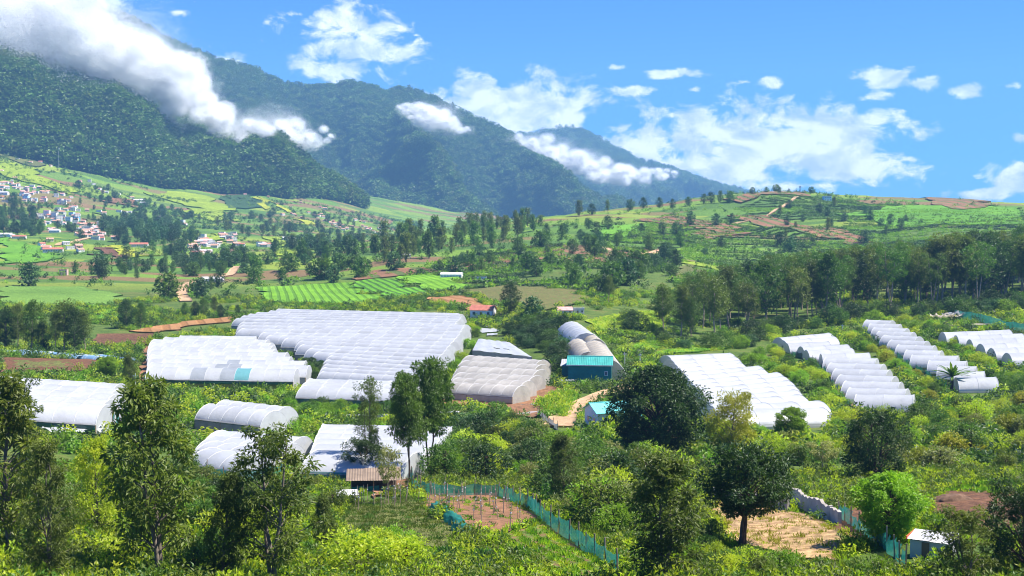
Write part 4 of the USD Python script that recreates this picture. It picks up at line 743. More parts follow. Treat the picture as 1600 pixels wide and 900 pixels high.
def drape(name, px, mat, label, cat, lift=None, block=False, kind='structure', thick=0.4, poly=None, cell=None):
    P = poly if poly is not None else outline(px)
    if P.geom_type == 'MultiPolygon': P = max(P.geoms, key=lambda g: g.area)
    c = np.array(P.centroid.coords[0]); r = float(np.hypot(*c)); step = cell or max(r * 0.006, 0.8)
    if poly is None:                                             # no field has a ruled edge
        e = np.array(P.segmentize(step * 2).exterior.coords)[:-1]; e = e + (np.stack([meshkit.fbm(np.column_stack([e / (r * .02), 0 * e[:, 0]]), 3, 5), meshkit.fbm(np.column_stack([e / (r * .02), 0 * e[:, 0]]), 3, 6)], 1) - .5) * r * (.012 if 'plot' in (cat or '') or r < 420 else .03); P = Polygon(e).buffer(0)
        if P.geom_type == 'MultiPolygon': P = max(P.geoms, key=lambda g: g.area)
    P2 = P.segmentize(step); B = np.array(P2.exterior.coords)[:-1]
    x0, y0, x1, y1 = P.bounds; gx, gy = np.meshgrid(np.arange(x0, x1, step), np.arange(y0, y1, step * 1.6)); gx, gy = gx.ravel(), gy.ravel()
    ins = shapely.contains_xy(P.buffer(-step * 0.35), gx, gy); I = np.stack([gx[ins], gy[ins]], 1)
    V = np.vstack([B, I]) if len(I) else B
    k = np.array([[1, 0], [0, 0.6]]); T = Delaunay(V @ k).simplices; cen = V[T].mean(1); T = T[shapely.contains_xy(P, cen[:, 0], cen[:, 1])]
    up = lift if lift is not None else 0.10 + 0.0008 * r
    z = ground_z(V[:, 0], V[:, 1]) + up
    a, b, d = V[T[:, 0]], V[T[:, 1]], V[T[:, 2]]; flip = ((b - a)[:, 0] * (d - a)[:, 1] - (b - a)[:, 1] * (d - a)[:, 0]) < 0
    T[flip] = T[flip][:, ::-1]
    n = len(B); S = np.column_stack([B, ground_z(B[:, 0], B[:, 1]) - thick]); i = np.arange(n); j = (i + 1) % n; o = len(V)
    F = np.vstack([T, np.stack([o + i, j, i], 1), np.stack([o + i, o + j, j], 1)])
    if block: BLOCKED.append(P)
    return obj(name, (np.vstack([np.column_stack([V, z]), S]), F), mat, smooth=True, label=label, cat=cat, kind=kind)
def ribbon(px, w):
    """a road's outline: centre line in pixels, width in metres"""
    L = LineString([tuple(hit(u, v)[:2]) for u, v in px]); return L.buffer(w / 2, cap_style='flat', join_style='round')
GREEN, VIVID, LIME, PALE, DKGR = (0.10, 0.23, 0.018), (0.14, 0.31, 0.016), (0.26, 0.34, 0.02), (0.16, 0.29, 0.045), (0.045, 0.10, 0.025)
EARTH, ORANGE, BROWN, STRAW, DARKE = (0.21, 0.12, 0.062), (0.32, 0.17, 0.075), (0.17, 0.085, 0.045), (0.40, 0.27, 0.14), (0.10, 0.05, 0.03)
def build_fields():
    rowA = [(560, 446), (592, 468)]
    M = dict(vivid=crop('vivid', VIVID, (0.09, 0.21, 0.016), 3.4, rowA, 0.05, wob=.5), rows=crop('rows', (0.11, 0.29, 0.014), (0.05, 0.13, 0.016), 3.4, [(610, 438), (655, 458)], 0.03, wob=.5), lush=crop('lush', (0.16, 0.34, 0.016), (0.12, 0.27, 0.016), 4.0, [(640, 434), (700, 455)], 0.04),
             pale=crop('pale', PALE, (0.09, 0.17, 0.03), None, None, 0.02), green=crop('green', (0.13, 0.31, 0.018), (0.09, 0.22, 0.018), None, None, 0.015), lime=crop('lime', LIME, (0.16, 0.24, 0.02), None, None, 0.02), yellow=crop('yellow', (0.34, 0.36, 0.02), (0.26, 0.30, 0.02), None, None, 0.03),
             earth=crop('earth', EARTH, (0.19, 0.09, 0.045), None, None, 0.05), orange=crop('orange', ORANGE, (0.26, 0.13, 0.05), 6.0, [(680, 472), (740, 486)], 0.05), brown=crop('brown', BROWN, DARKE, None, None, 0.05), straw=crop('straw', (0.46, 0.31, 0.16), (0.26, 0.16, 0.08), None, None, 0.25, 0.12), road=crop('road', (0.50, 0.33, 0.20), (0.42, 0.27, 0.16), None, None, 0.2, 0.05),
             dark=crop('dark', DKGR, (0.03, 0.06, 0.018), None, None, 0.03), olive=crop('olive', (0.14, 0.16, 0.04), (0.10, 0.10, 0.035), None, None, 0.03), garden=crop('garden', (0.07, 0.15, 0.02), EARTH, None, None, 0.3, 0.15), redearth=crop('redearth', (0.27, 0.14, 0.075), (0.19, 0.10, 0.055), None, None, 0.12, 0.12), hillearth=crop('hillearth', (0.23, 0.12, 0.065), (0.10, 0.13, 0.035), 13.0, [(1180, 345), (1300, 366)], 0.02, 0.3, (.35, .5), 6.0))
    F = [('field', [(403, 451), (470, 446), (541, 443), (594, 470), (560, 477), (405, 472)], 'vivid', 'vivid green striped crop field left of the other two behind the largest greenhouse', 'field'),
         ('field', [(545, 441), (602, 435), (663, 459), (600, 471)], 'rows', 'darker green crop field with clear rows, between two vivid fields', 'field'),
         ('field', [(614, 435), (672, 431), (700, 432), (733, 451), (672, 460)], 'lush', 'smooth vivid green field beside the white farm building', 'field'),
         ('field', [(676, 470), (706, 461), (782, 482), (740, 491)], 'orange', 'orange ploughed field sloping down towards the house with the red roof', 'field'),
         ('field', [(0, 448), (120, 449), (192, 463), (184, 478), (60, 481), (0, 476)], 'pale', 'broad pale green field at the left edge', 'field'),
         ('field', [(0, 371), (40, 380), (88, 402), (60, 413), (0, 414)], 'green', 'fresh green sloping field under the village at the left edge', 'field'),
         ('field', [(166, 384), (180, 384), (243, 401), (206, 404)], 'yellow', 'bright yellow-green field below the red long building', 'field'),
         ('field', [(148, 524), (240, 522), (236, 541), (140, 541)], 'brown', 'dark brown ploughed field behind the ten-bay greenhouse', 'field'),
         ('field', [(190, 519), (300, 503), (366, 495), (364, 504), (284, 513), (240, 523)], 'orange', 'orange earth strips with yellow grass left of the largest greenhouse', 'field'),
         ('field', [(0, 560), (150, 563), (152, 581), (0, 584)], 'brown', 'brown plot between the blue plastic row and the front left greenhouse', 'field'),
         ('field', [(20, 565), (110, 566), (118, 575), (24, 578)], 'olive', 'olive grass strip inside the brown plot', 'field'),
         ('field', [(140, 483), (186, 480), (182, 500), (140, 500)], 'green', 'small green plot beside the pair of round trees', 'field'),
         ('field', [(0, 486), (60, 486), (60, 500), (0, 500)], 'green', 'green meadow behind the dark gum trees at left', 'field'),
         ('field', [(228, 303), (290, 300), (330, 312), (370, 330), (350, 334), (300, 324)], 'lime', 'long lime strip on the slope under the forest', 'field'), ('field', [(300, 327), (330, 328), (372, 346), (340, 349), (300, 338)], 'lime', 'lower lime strip on the slope, below the brown strip', 'field'),
         ('field', [(452, 341), (480, 350), (483, 353), (466, 351)], 'yellow', 'small bright lime strip beside the far hamlet', 'field'), ('field', [(392, 311), (400, 311), (413, 325), (405, 326)], 'yellow', 'narrow lime strip, left one of two on the upper slope', 'field'), ('field', [(406, 311), (416, 312), (443, 331), (434, 331)], 'yellow', 'narrow lime strip, right one of two on the upper slope', 'field'),
         ('field', [(350, 305), (390, 306), (405, 325), (370, 330), (350, 318)], 'dark', 'dark plum-brown field patch between lime strips', 'field'), ('field', [(0, 250), (50, 262), (70, 280), (120, 300), (108, 306), (60, 290), (0, 275)], 'lime', 'steep light green meadow above the upper village', 'field'), ('field', [(0, 238), (30, 240), (62, 256), (40, 257), (0, 246)], 'olive', 'brownish terrace at the top of the village meadow', 'field'),
         ('field', [(170, 310), (200, 312), (224, 326), (205, 326), (178, 318)], 'earth', 'brown sloping field above the long white building', 'field'), ('field', [(132, 340), (160, 335), (170, 345), (150, 350), (134, 348)], 'olive', 'dry olive patch below the deep blue house', 'field'), ('field', [(320, 372), (332, 366), (362, 382), (340, 384)], 'lime', 'lime strip beside the white valley compound', 'field'),
         ('field', [(150, 388), (166, 386), (205, 404), (190, 408), (152, 398)], 'brown', 'brown strip left of the yellow-green field', 'field'),
         ('field', [(836, 408), (870, 388), (930, 392), (1000, 400), (985, 412), (920, 412)], 'hillearth', 'bare red field in the middle of the hill', 'field'), ('field', [(930, 365), (985, 352), (1010, 350), (1000, 362), (965, 372), (935, 372)], 'green', 'green meadow high on the middle hill', 'field'), ('field', [(1000, 345), (1060, 338), (1110, 350), (1085, 358), (1030, 352)], 'hillearth', 'reddish terrace right of the high meadow', 'field'),
         ('field', [(1145, 338), (1180, 336), (1250, 350), (1340, 368), (1364, 379), (1340, 383), (1240, 360), (1160, 345)], 'hillearth', 'long diagonal band of bare red earth across the right hill', 'field'), ('field', [(1085, 346), (1120, 346), (1165, 366), (1130, 370), (1108, 366)], 'hillearth', 'red earth slip on the left of the terraced hill', 'field'), ('field', [(1080, 362), (1118, 360), (1128, 370), (1090, 376)], 'hillearth', 'small bare patch below the red earth slip', 'field'),
         ('field', [(1436, 312), (1470, 309), (1530, 315), (1545, 328), (1500, 328), (1452, 318)], 'hillearth', 'bare reddish-brown patch on the right crest', 'field'), ('field', [(1150, 312), (1190, 302), (1250, 300), (1262, 308), (1200, 312), (1160, 320)], 'hillearth', 'eroded brown crest below the hilltop trees', 'field'), ('field', [(1320, 335), (1400, 322), (1600, 326), (1600, 352), (1480, 352), (1380, 350)], 'green', 'smooth green pasture on the right crest', 'field'),
         ('field', [(1068, 406), (1120, 418), (1118, 424), (1068, 412)], 'lime', 'thin lime terrace above the gum trees', 'field'), ('field', [(1068, 412), (1110, 424), (1090, 440), (1040, 435)], 'olive', 'dull red-green plot behind the gum trees', 'field'), ('field', [(708, 410), (790, 402), (800, 416), (760, 428), (712, 424)], 'hillearth', 'rusty bare plot beside the farm building', 'field'), ('field', [(560, 428), (650, 418), (680, 425), (600, 434), (560, 438)], 'hillearth', 'rusty strip above the crop rows', 'field'),
         ('field', [(755, 472), (800, 470), (830, 490), (790, 500), (760, 490)], 'olive', 'olive plot above the shade sheet', 'field'), ('field', [(420, 372), (440, 371), (470, 400), (440, 402)], 'lime', 'small lime meadow left of the valley trees', 'field'), ('field', [(720, 456), (790, 446), (900, 455), (930, 475), (860, 486), (790, 476)], 'garden', 'patchy vegetable plots in the middle of the hillside', 'field'),
         ('field', [(922, 502), (1000, 488), (1044, 489), (1036, 512), (990, 528), (940, 528)], 'lime', 'bright tea field right of the barrel tunnels', 'field'), ('field', [(962, 548), (1040, 533), (1085, 531), (1060, 541), (1000, 556), (972, 560)], 'green', 'lower tea field above the broad block of tunnels', 'field'), ('field', [(995, 562), (1085, 541), (1140, 545), (1040, 556), (1036, 572), (1010, 578)], 'green', 'grass plot beside the far end of the broad block', 'field'),
         ('yard', [(692, 612), (712, 612), (712, 622), (820, 622), (838, 596), (852, 604), (905, 612), (880, 632), (838, 655), (795, 650), (752, 634), (690, 634)], 'redearth', 'red earth yard in front of the weathered greenhouse', 'yard'), ('plot', [(835, 634), (880, 610), (905, 612), (885, 655), (845, 648)], 'green', 'bright green bed of tall rows beside the red path', 'plot'),
         ('plot', [(655, 775), (775, 772), (845, 815), (800, 835), (730, 838), (665, 800)], 'redearth', 'bare red plot set with many thin stakes', 'plot'), ('plot', [(545, 790), (655, 778), (672, 805), (730, 842), (700, 860), (560, 845), (520, 830)], 'olive', 'rough grassy plot left of the rolled net', 'plot'), ('plot', [(770, 842), (850, 822), (960, 888), (930, 905), (860, 905)], 'garden', 'vegetable garden with green rows inside the net fence', 'plot'),
         ('yard', [(1108, 788), (1160, 778), (1240, 800), (1300, 825), (1330, 850), (1300, 880), (1220, 870), (1150, 850), (1110, 820)], 'straw', 'dry straw-coloured slope below the low wall', 'yard'), ('plot', [(1310, 800), (1360, 790), (1372, 840), (1340, 850), (1300, 825)], 'brown', 'dark turned soil between the wall and the round bright tree', 'plot'), ('plot', [(1455, 790), (1480, 770), (1560, 760), (1610, 775), (1610, 835), (1520, 830), (1460, 812)], 'brown', 'freshly dug brown soil at the right edge', 'plot'),
         ('yard', [(575, 765), (600, 742), (640, 738), (640, 750), (620, 772), (585, 780)], 'redearth', 'red earth path beside the open hut', 'path'), ('yard', [(165, 660), (184, 628), (200, 622), (208, 640), (190, 665)], 'redearth', 'red earth strip with timber rails at the end of the front left greenhouse', 'yard'), ('yard', [(225, 545), (236, 540), (232, 600), (215, 612)], 'redearth', 'red earth lane along the left side of the ten-bay greenhouse', 'path')]
    for nm, px, m, lab, cat in F: drape(nm, px, M[m], lab, cat, block=nm in ('yard',) or m in ('vivid', 'rows', 'lush', 'orange', 'pale', 'yellow', 'straw', 'road', 'garden') or nm == 'plot' or m in ('redearth', 'brown'))
    for lab, px, w in [('winding pale dirt road in the left fields', [(372, 417), (362, 428), (340, 436), (312, 441), (294, 444), (285, 450), (284, 460), (291, 472)], 5.0), ('dirt road that passes under the village', [(90, 384), (112, 379), (135, 373), (148, 372)], 5.0), ('dirt track across the middle hill', [(945, 388), (960, 397), (1000, 398), (1040, 388)], 5.0), ('red path climbing to the house with the pale teal roof', [(872, 668), (884, 648), (905, 634), (950, 616), (992, 604)], 5.0), ('track between the right-hand stepped rows', [(1272, 548), (1300, 580), (1325, 628), (1335, 645)], 2.2), ('narrow track up the terraced hill', [(1120, 352), (1190, 342), (1210, 330), (1262, 306)], 3.0)]:
        drape('dirt_road', None, M['road'], lab, 'road', poly=ribbon(px, w), block=True, lift=0.25 + 0.0004 * np.hypot(*hit(*px[0])[:2]), cell=1.6)
# ------------------------------------------------------------------ fences, stakes, walls and the small things of the farm
def net_fence(label, px, h, mat='net', step=3.2, sag=0.25, group=None, cat='fence'):
    th = thing('net_fence', label, cat, group); rng = np.random.default_rng(abs(hash(label)) % 9973 if False else len(label) * 131 + int(px[0][0]))
    L = LineString([tuple(hit(u, v)[:2]) for u, v in px]); n = max(1, int(L.length / step)); pts = [on(*L.interpolate(k / n, normalized=True).coords[0]) for k in range(n + 1)]
    for a, b in zip(pts[:-1], pts[1:]):
        d = unit((b - a)[None])[0]; nrm = np.array([-d[1], d[0], 0]); hh = h * rng.uniform(0.85, 1.08); V = []; k = 5
        for t in np.linspace(0, 1, k):
            top = hh - sag * math.sin(math.pi * t) * rng.uniform(0.5, 1.2)
            for z in (-0.1, top * 0.5, top): V.append(a + (b - a) * t + [0, 0, z] + nrm * rng.normal(0, 0.09))
        obj('net_panel', (np.array(V), np.array([[3 * i + j, 3 * i + 3 + j, 3 * i + 4 + j, 3 * i + 1 + j] for i in range(k - 1) for j in (0, 1)])), BM[mat], th, smooth=True)
    for p in pts: obj('post', tube([p - [0, 0, .3], p + [rng.normal(0, .06), rng.normal(0, .06), h * rng.uniform(1.05, 1.35)]], 0.055, 5), BM['post'], th)
    BLOCKED.append(L.buffer(0.6))
def build_farm_things():
    net_fence('teal net fence winding down past the bare staked plot', [(641, 742), (645, 762), (660, 772), (690, 778), (735, 776), (775, 776), (805, 786), (830, 796), (848, 815), (872, 832), (900, 850), (930, 872), (965, 898)], 1.35)
    net_fence('teal net fence below the low wall, running to the shack', [(1312, 812), (1335, 830), (1365, 848), (1395, 868), (1415, 895)], 1.3, step=2.6)
    net_fence('tall teal net fence above the tunnels at the right edge', [(1492, 497), (1520, 500), (1545, 507), (1570, 513), (1600, 520)], 2.6, step=7)
    net_fence('teal net fence at the far right beside the wood', [(1570, 478), (1585, 474), (1605, 480)], 2.6, step=7)
    net_fence('low dark teal net along the left ends of the middle stepped row', [(1222, 548), (1245, 558), (1268, 566), (1288, 580), (1300, 600), (1318, 625), (1330, 645)], 1.4, 'net_green', 4.5)
    net_fence('low dark teal net along the left ends of the palm-side row', [(1352, 522), (1372, 536), (1398, 556), (1425, 574), (1455, 592), (1480, 606)], 1.4, 'net_green', 4.5)
    net_fence('green net screen with a round corner beside the front left greenhouse', [(164, 668), (176, 672), (186, 664)], 2.4, step=3)
    net_fence('teal net draped below the four-bay greenhouse with rounded ends', [(322, 752), (362, 759), (402, 758), (440, 748)], 1.8, step=3)
    net_fence('small teal net at the foot of the gum trees', [(660, 716), (668, 708)], 3.0, step=3); net_fence('short pale blue net beside the green bed', [(840, 650), (855, 662), (872, 672)], 1.2, 'skirt', 3)
    # the rolled net: a chain of plump bundles
    th = thing('rolled_net', 'bulging roll of teal net lying between the grass and the bare plot', 'net roll'); rng = np.random.default_rng(3)
    A, B = hit(677, 800), hit(731, 842); n = 11
    for i in range(n):
        p = A + (B - A) * (i + .5) / n + rng.normal(0, .07, 3) * [1, 1, 0]; p[2] = float(ground_z(p[0], p[1])) + .42
        s = trimesh.creation.icosphere(2, 1.0); v = s.vertices * np.array([.52, .52, .5]) * rng.uniform(.85, 1.15); v = v * (0.55 + 0.9 * meshkit.noise(s.vertices * 2.6 + i * 7)[:, None])
        obj('bundle', (v + p, s.faces), BM['net'], th, smooth=True)
    # stakes
    k = kind_of('garden_stake'); obj('pole', tube([[0, 0, -.3], [.02, .01, .8], [.05, 0, 1.75]], [.038, .032, .025], 5), WD['pale'], k); obj('tie', tube([[.0, 0, 1.18], [.02, 0, 1.22], [.03, .0, 1.27]], .055, 5), BM['hoop'], k)
    for reg, px, n, lab in [('plot', [(660, 778), (775, 774), (842, 815), (800, 832), (735, 838), (668, 800)], 46, 'thin pale stake standing in the bare red plot'), ('grass', [(540, 788), (650, 770), (655, 785), (560, 805)], 26, 'thin pale stake in the row along the grassy plot')]:
        P = outline(px); x0, y0, x1, y1 = P.bounds; c = 0; spots = []
        while c < n:
            x, y = rng.uniform(x0, x1), rng.uniform(y0, y1)
            if P.contains(Point(x, y)):
                spots.append((x / y, x, y)); c += 1
        for q, (_, x, y) in enumerate(sorted(spots)):
            copy(k, 'garden_stake', lab + (f', leftmost of {n}' if q == 0 else f', {nth(q)} from left'), 'stake', 'stakes in the ' + ('bare red plot' if reg == 'plot' else 'grassy plot'), on(x, y), rng.uniform(0, 6.3), rng.uniform(.7, 1.25), rng.normal(0, .07))
    # low wall with a wavy top
    wm = plain('old_plaster', (0.36, 0.32, 0.27), 0.9, 0.7, 0.3, bump=0.06)
    for lab, px, h in [('low weathered grey wall with a wavy broken top above the straw slope', [(1236, 786), (1250, 792), (1266, 801), (1284, 808), (1300, 815), (1312, 822)], 1.25), ('low pale retaining wall behind the parasol-shaped tree', [(1112, 786), (1150, 786), (1190, 794), (1232, 800)], 1.1)]:
        th = thing('boundary_wall', lab, 'wall'); L = LineString([tuple(hit(u, v)[:2]) for u, v in px]); n = max(3, int(L.length / 1.5)); BLOCKED.append(L.buffer(1))
        pts = [on(*L.interpolate(q / n, normalized=True).coords[0]) for q in range(n + 1)]; hs = [h * (0.8 + 0.35 * rng.random()) * (1.25 if q == 0 else 1) for q in range(n + 1)]
        for q in range(n):
            a, b = pts[q], pts[q + 1]; d = unit((b - a)[None])[0]; nr = np.array([-d[1], d[0], 0]) * .14; V, F = [], []; m = 5
            for t in np.linspace(0, 1, m):
                top = hs[q] * (1 - t) + hs[q + 1] * t + .07 * math.sin(t * math.pi * 2 + q); p = a + (b - a) * (t * .985)
                V += [p - nr - [0, 0, .6], p - nr + [0, 0, top], p + nr + [0, 0, top], p + nr - [0, 0, .6]]
            for t in range(m - 1): F += [[4 * t + e, 4 * t + e + 4, 4 * t + (e + 1) % 4 + 4, 4 * t + (e + 1) % 4] for e in range(4)]
            F += [[0, 1, 2, 3], [4 * m - 4, 4 * m - 1, 4 * m - 2, 4 * m - 3]]
            obj('wall_panel', (np.array(V), np.array(F)), wm, th)
    # blue plastic row covers
    blue = film('plastic_blue', (0.30, 0.52, 0.72), 0.4); k = kind_of('row_cover'); S, Hh = arch_profile(3.2, 0.05, 1.0, 8); yy = np.linspace(-5, 5, 5)
    V = np.array([[s, y, z + .06 * math.sin(y * 2)] for y in yy for s, z in zip(S, Hh)]); obj('cover', (V, np.array([[i * 8 + j, i * 8 + j + 1, i * 8 + j + 9, i * 8 + j + 8] for i in range(4) for j in range(7)])), blue, k, smooth=True)
    for y in (-4.9, 0, 4.9): obj('hoop', tube(np.column_stack([S, S * 0 + y, Hh + .03]), .06, 4), BM['hoop'], k)
    for i in range(24): copy(k, 'row_cover', f'low blue plastic tunnel in the row above the brown plot, {nth(i)} from left', 'row cover', 'blue plastic row covers', hit(8 + i * 7.9, 552 + 11.5 * (i / 23) + rng.normal(0, .5)), 0.9 + rng.normal(0, .1), rng.uniform(.75, 1.0))
    # loose sheets
    def sheet(lab, u, v, w, d, mat, rz=0.0, amp=.35):
        n = 9; X, Y = np.meshgrid(np.linspace(-w / 2, w / 2, n), np.linspace(-d / 2, d / 2, n)); z = .12 + amp * meshkit.fbm(np.stack([X * .9 + u, Y * .9 + v, 0 * X], -1), 3, 4) ; c, s = math.cos(rz), math.sin(rz); p = hit(u, v)
        x, y = p[0] + c * X - s * Y, p[1] + s * X + c * Y; V = np.column_stack([x.ravel(), y.ravel(), (ground_z(x, y) + z).ravel()])
        obj('plastic_sheet', (V, np.array([[i * n + j, i * n + j + 1, i * n + n + j + 1, i * n + n + j] for i in range(n - 1) for j in range(n - 1)])), BM[mat], smooth=True, label=lab, cat='plastic sheet')
    for a in [('crumpled white sheet at the right end of the red earth yard', 830, 634, 4, 2, 'film'), ('white sheet lying beside the pale blue net', 826, 648, 5, 2, 'film', .4), ('white sheet on the bank left of the yard', 700, 646, 4, 2, 'film'), ('grey sheet on the bank below the white one', 704, 654, 3.5, 1.5, 'clear', .3), ('long white sheet on the slope right of the largest greenhouse', 762, 517, 5, 10, 'film', .2), ('upper white sheet on the slope right of the largest greenhouse', 772, 509, 4, 8, 'film', -.1), ('narrow white sheet near the house with the red roof', 769, 524, 3, 5, 'film'),
              ('pale sheet heap at the top of the right edge tunnels', 1478, 500, 9, 5, 'tan', .2, 2.6), ('grey sheet heap right of the pale one', 1490, 498, 6, 5, 'clear', .2, 3.0), ('white sheet on the ground below the teal fence at right', 1525, 508, 16, 3, 'tan', -.1), ('white sheets among leaves left of the strip greenhouse', 392, 620, 6, 2, 'film', .5), ('white sheet beside the strip of leaves near the ten-bay greenhouse', 405, 622, 5, 1.6, 'clear', .5), ('white tarpaulin heap below the front left greenhouse', 135, 676, 9, 2.5, 'film', .1, 1.6), ('white tarpaulin strip by the corner of the front left greenhouse', 100, 680, 6, 2.5, 'film', .1, 1.4),
              ('silver sheet lying in the open hut yard', 578, 756, 1.8, 1.2, 'film', .2), ('white sheet beside the strip greenhouse right end', 596, 655, 2.5, 1.5, 'film', .2, .9), ('thin white sheet on the bank behind the six-bay greenhouse', 562, 652, 5, 1.4, 'film', .3), ('white sheet folded on the grass at the far left of the front greenhouse', 27, 590, 3.5, 1.5, 'film'), ('blue sheet bundle under the broad block of tunnels', 1210, 660, 8, 1.5, 'teal_film', 0, 1.2), ('white sheet half buried beside the path to the hut', 690, 660, 3, 1.3, 'clear', .6), ('pale sheet by the lean-to wall', 884, 603, 3.2, 2.5, 'skirt', .3, 1.8)]: sheet(*a)
    # masts and poles
    for lab, u, v, h, px in [('thin white telephone mast on the slope above the village', 92, 262, 0.35, 30), ('second, fainter mast behind the white telephone mast', 82, 256, 0.3, 26)]:
        p = hit(u, v); H = px * np.hypot(p[0], p[1]) / FPX; th = thing('mast', lab, 'mast', None, p)
        obj('pole', tube([[0, 0, -1], [.3, 0, H * .5], [.6, 0, H]], [.3, .22, .12], 5), BM['hoop'], th); obj('antenna', box(.2, -.5, H * .86, 1.1, .5, H * .97), BM['hoop'], th)
    for i, (lab, u, v, px) in enumerate([('lone pole on the right crest between two small trees', 1463, 309, 15), ('pole with crossbar on the far right crest', 1536, 314, 16), ('pole beside the flat sheet roof and the shrubs', 1316, 521, 14), ('white pole at the left of the lower tea field gate', 976, 572, 22), ('white pole at the right of the lower tea field gate', 1000, 572, 20), ('pole on the hilltop beside the crest trees', 1250, 303, 12), ('leaning white post beside the white tunnel ends', 212, 612, 28)]):
        p = hit(u, v); H = px * np.hypot(p[0], p[1]) / FPX; r = max(.07, .0003 * np.hypot(p[0], p[1])); th = thing('pole', lab, 'pole', None, p)
        obj('post', tube([[0, 0, -.5], [0.02, 0, H * .5], [0, 0, H]], [r, r, r * .8], 5), WD['grey'] if i in (0, 1, 5) else BM['hoop'], th); obj('crossbar', box(-H * .14, -r * .7, H * .84, H * .14, r * .7, H * .84 + r * 1.5), WD['grey'] if i in (0, 1, 5) else BM['hoop'], th)
    # timber rails at the end of the front left greenhouse
    th = thing('timber_rail', 'row of timber rails leaning at the right end of the front left greenhouse', 'rail frame'); a, b = hit(172, 660), hit(196, 616)
    for t in np.linspace(0, 1, 7): p = a + (b - a) * t; obj('rail', tube([[p[0] - 1.6, p[1], float(ground_z(p[0], p[1])) + .2], [p[0], p[1] + .1, float(ground_z(p[0], p[1])) + 1.0], [p[0] + 1.5, p[1] + .2, float(ground_z(p[0], p[1])) + .3]], .09, 5), WD['pale'], th)
    obj('beam', tube([a + [0, 0, 1.1], (a + b) / 2 + [0, 0, 1.15], b + [0, 0, 1.1]], .1, 5), WD['pale'], th)
    # soil mound
    p = hit(1492, 785); s = trimesh.creation.icosphere(4, 1.0); v = s.vertices * [1.9, 1.3, 1.0]; v = v * (0.75 + 0.5 * meshkit.fbm(s.vertices * 1.8, 4, 2)[:, None]); obj('soil_mound', (v + p - [0, 0, .3], s.faces), plain('dug_soil', (0.13, 0.075, 0.045), 0.95, 1.5, 0.5, bump=.15), smooth=True, label='mound of freshly dug dark soil at the right edge plot', cat='mound')
    # spiky palm
    rng = np.random.default_rng(8); p = hit(1486, 612); th = thing('spiky_palm', 'spiky dark palm with stiff upright fronds in front of the stepped tunnels', 'palm', None, p, 0, 1.5)
    obj('trunk', tube([[0, 0, -.3], [.1, 0, 1.0], [.15, .05, 2.2]], [.28, .22, .18], 7), WD['brown'], th)
    for i in range(38):
        a = i * 2.4; e = rng.uniform(.1, 1.35); L = rng.uniform(2.2, 3.6); d = np.array([math.cos(a) * math.cos(e), math.sin(a) * math.cos(e), math.sin(e)]); sd = np.array([-math.sin(a), math.cos(a), 0]) * .2; b = np.array([.15, .05, 2.1])
        V = []
        for t, w in ((0, .5), (.35, 1.0), (.7, .8), (1, .02)):
            q = b + d * L * t - [0, 0, .9 * t * t * L * .35]; V += [q - sd * w, q + [0, 0, -.05], q + sd * w]
        obj('frond', (np.array(V), np.array([[3 * k + j, 3 * k + j + 1, 3 * k + j + 4, 3 * k + j + 3] for k in range(3) for j in (0, 1)])), LM['mid'], th)
# ------------------------------------------------------------------ planting
def samples(px, n, rng, mind=0.0, poly=None, free=True, by_px=False):
    """n random ground points inside a pixel outline, at least mind metres apart and clear of what is built"""
    P = poly if poly is not None else outline(px); x0, y0, x1, y1 = P.bounds; out = np.zeros((0, 2)); tries = 0
    U = shapely.union_all(BLOCKED) if BLOCKED else None
    if U is not None: U = U.intersection(P.buffer(2)); shapely.prepare(U)
    shapely.prepare(P)
    from scipy.spatial import cKDTree
    while len(out) < n and tries < 60:
        tries += 1; m = max(4 * n, 400); q = np.column_stack([rng.uniform(x0, x1, m), rng.uniform(y0, y1, m)])
        ok = shapely.contains_xy(P, q[:, 0], q[:, 1])
        if free and U is not None and not U.is_empty: ok &= ~shapely.contains_xy(U, q[:, 0], q[:, 1])
        q = q[ok]
        if mind <= 0: out = np.vstack([out, q]); continue
        for p in q:
            if len(out) >= n: break
            if not len(out) or ((out - p) ** 2).sum(1).min() > mind * mind: out = np.vstack([out, p])
    return out[:n]
def block_greenhouses():
    for p in stage.GetPrimAtPath('/World').GetChildren():
        if p.GetCustomDataByKey('category') in ('greenhouse', 'polytunnel', 'shade house'):
            pts = [np.array(q.GetAttribute('points').Get())[:, :2] for q in Usd.PrimRange(p) if q.GetName().startswith(('panel', 'roof_sheet'))]
            BLOCKED.append(shapely.MultiPoint(np.vstack(pts)).convex_hull.buffer(0.6) if p.GetCustomDataByKey('category') != 'greenhouse' else shapely.union_all([shapely.MultiPoint(a).convex_hull for a in pts]).buffer(0.7)); BLOCKED.append(shapely.affinity.translate(BLOCKED[-1], 0, -4.5))
        elif p.GetCustomDataByKey('category') in ('house', 'shed', 'hut', 'shack'):
            t = p.GetAttribute('xformOp:translate').Get(); BLOCKED.append(Point(t[0], t[1]).buffer(5.0 if np.hypot(t[0], t[1]) < 700 else 7.0))

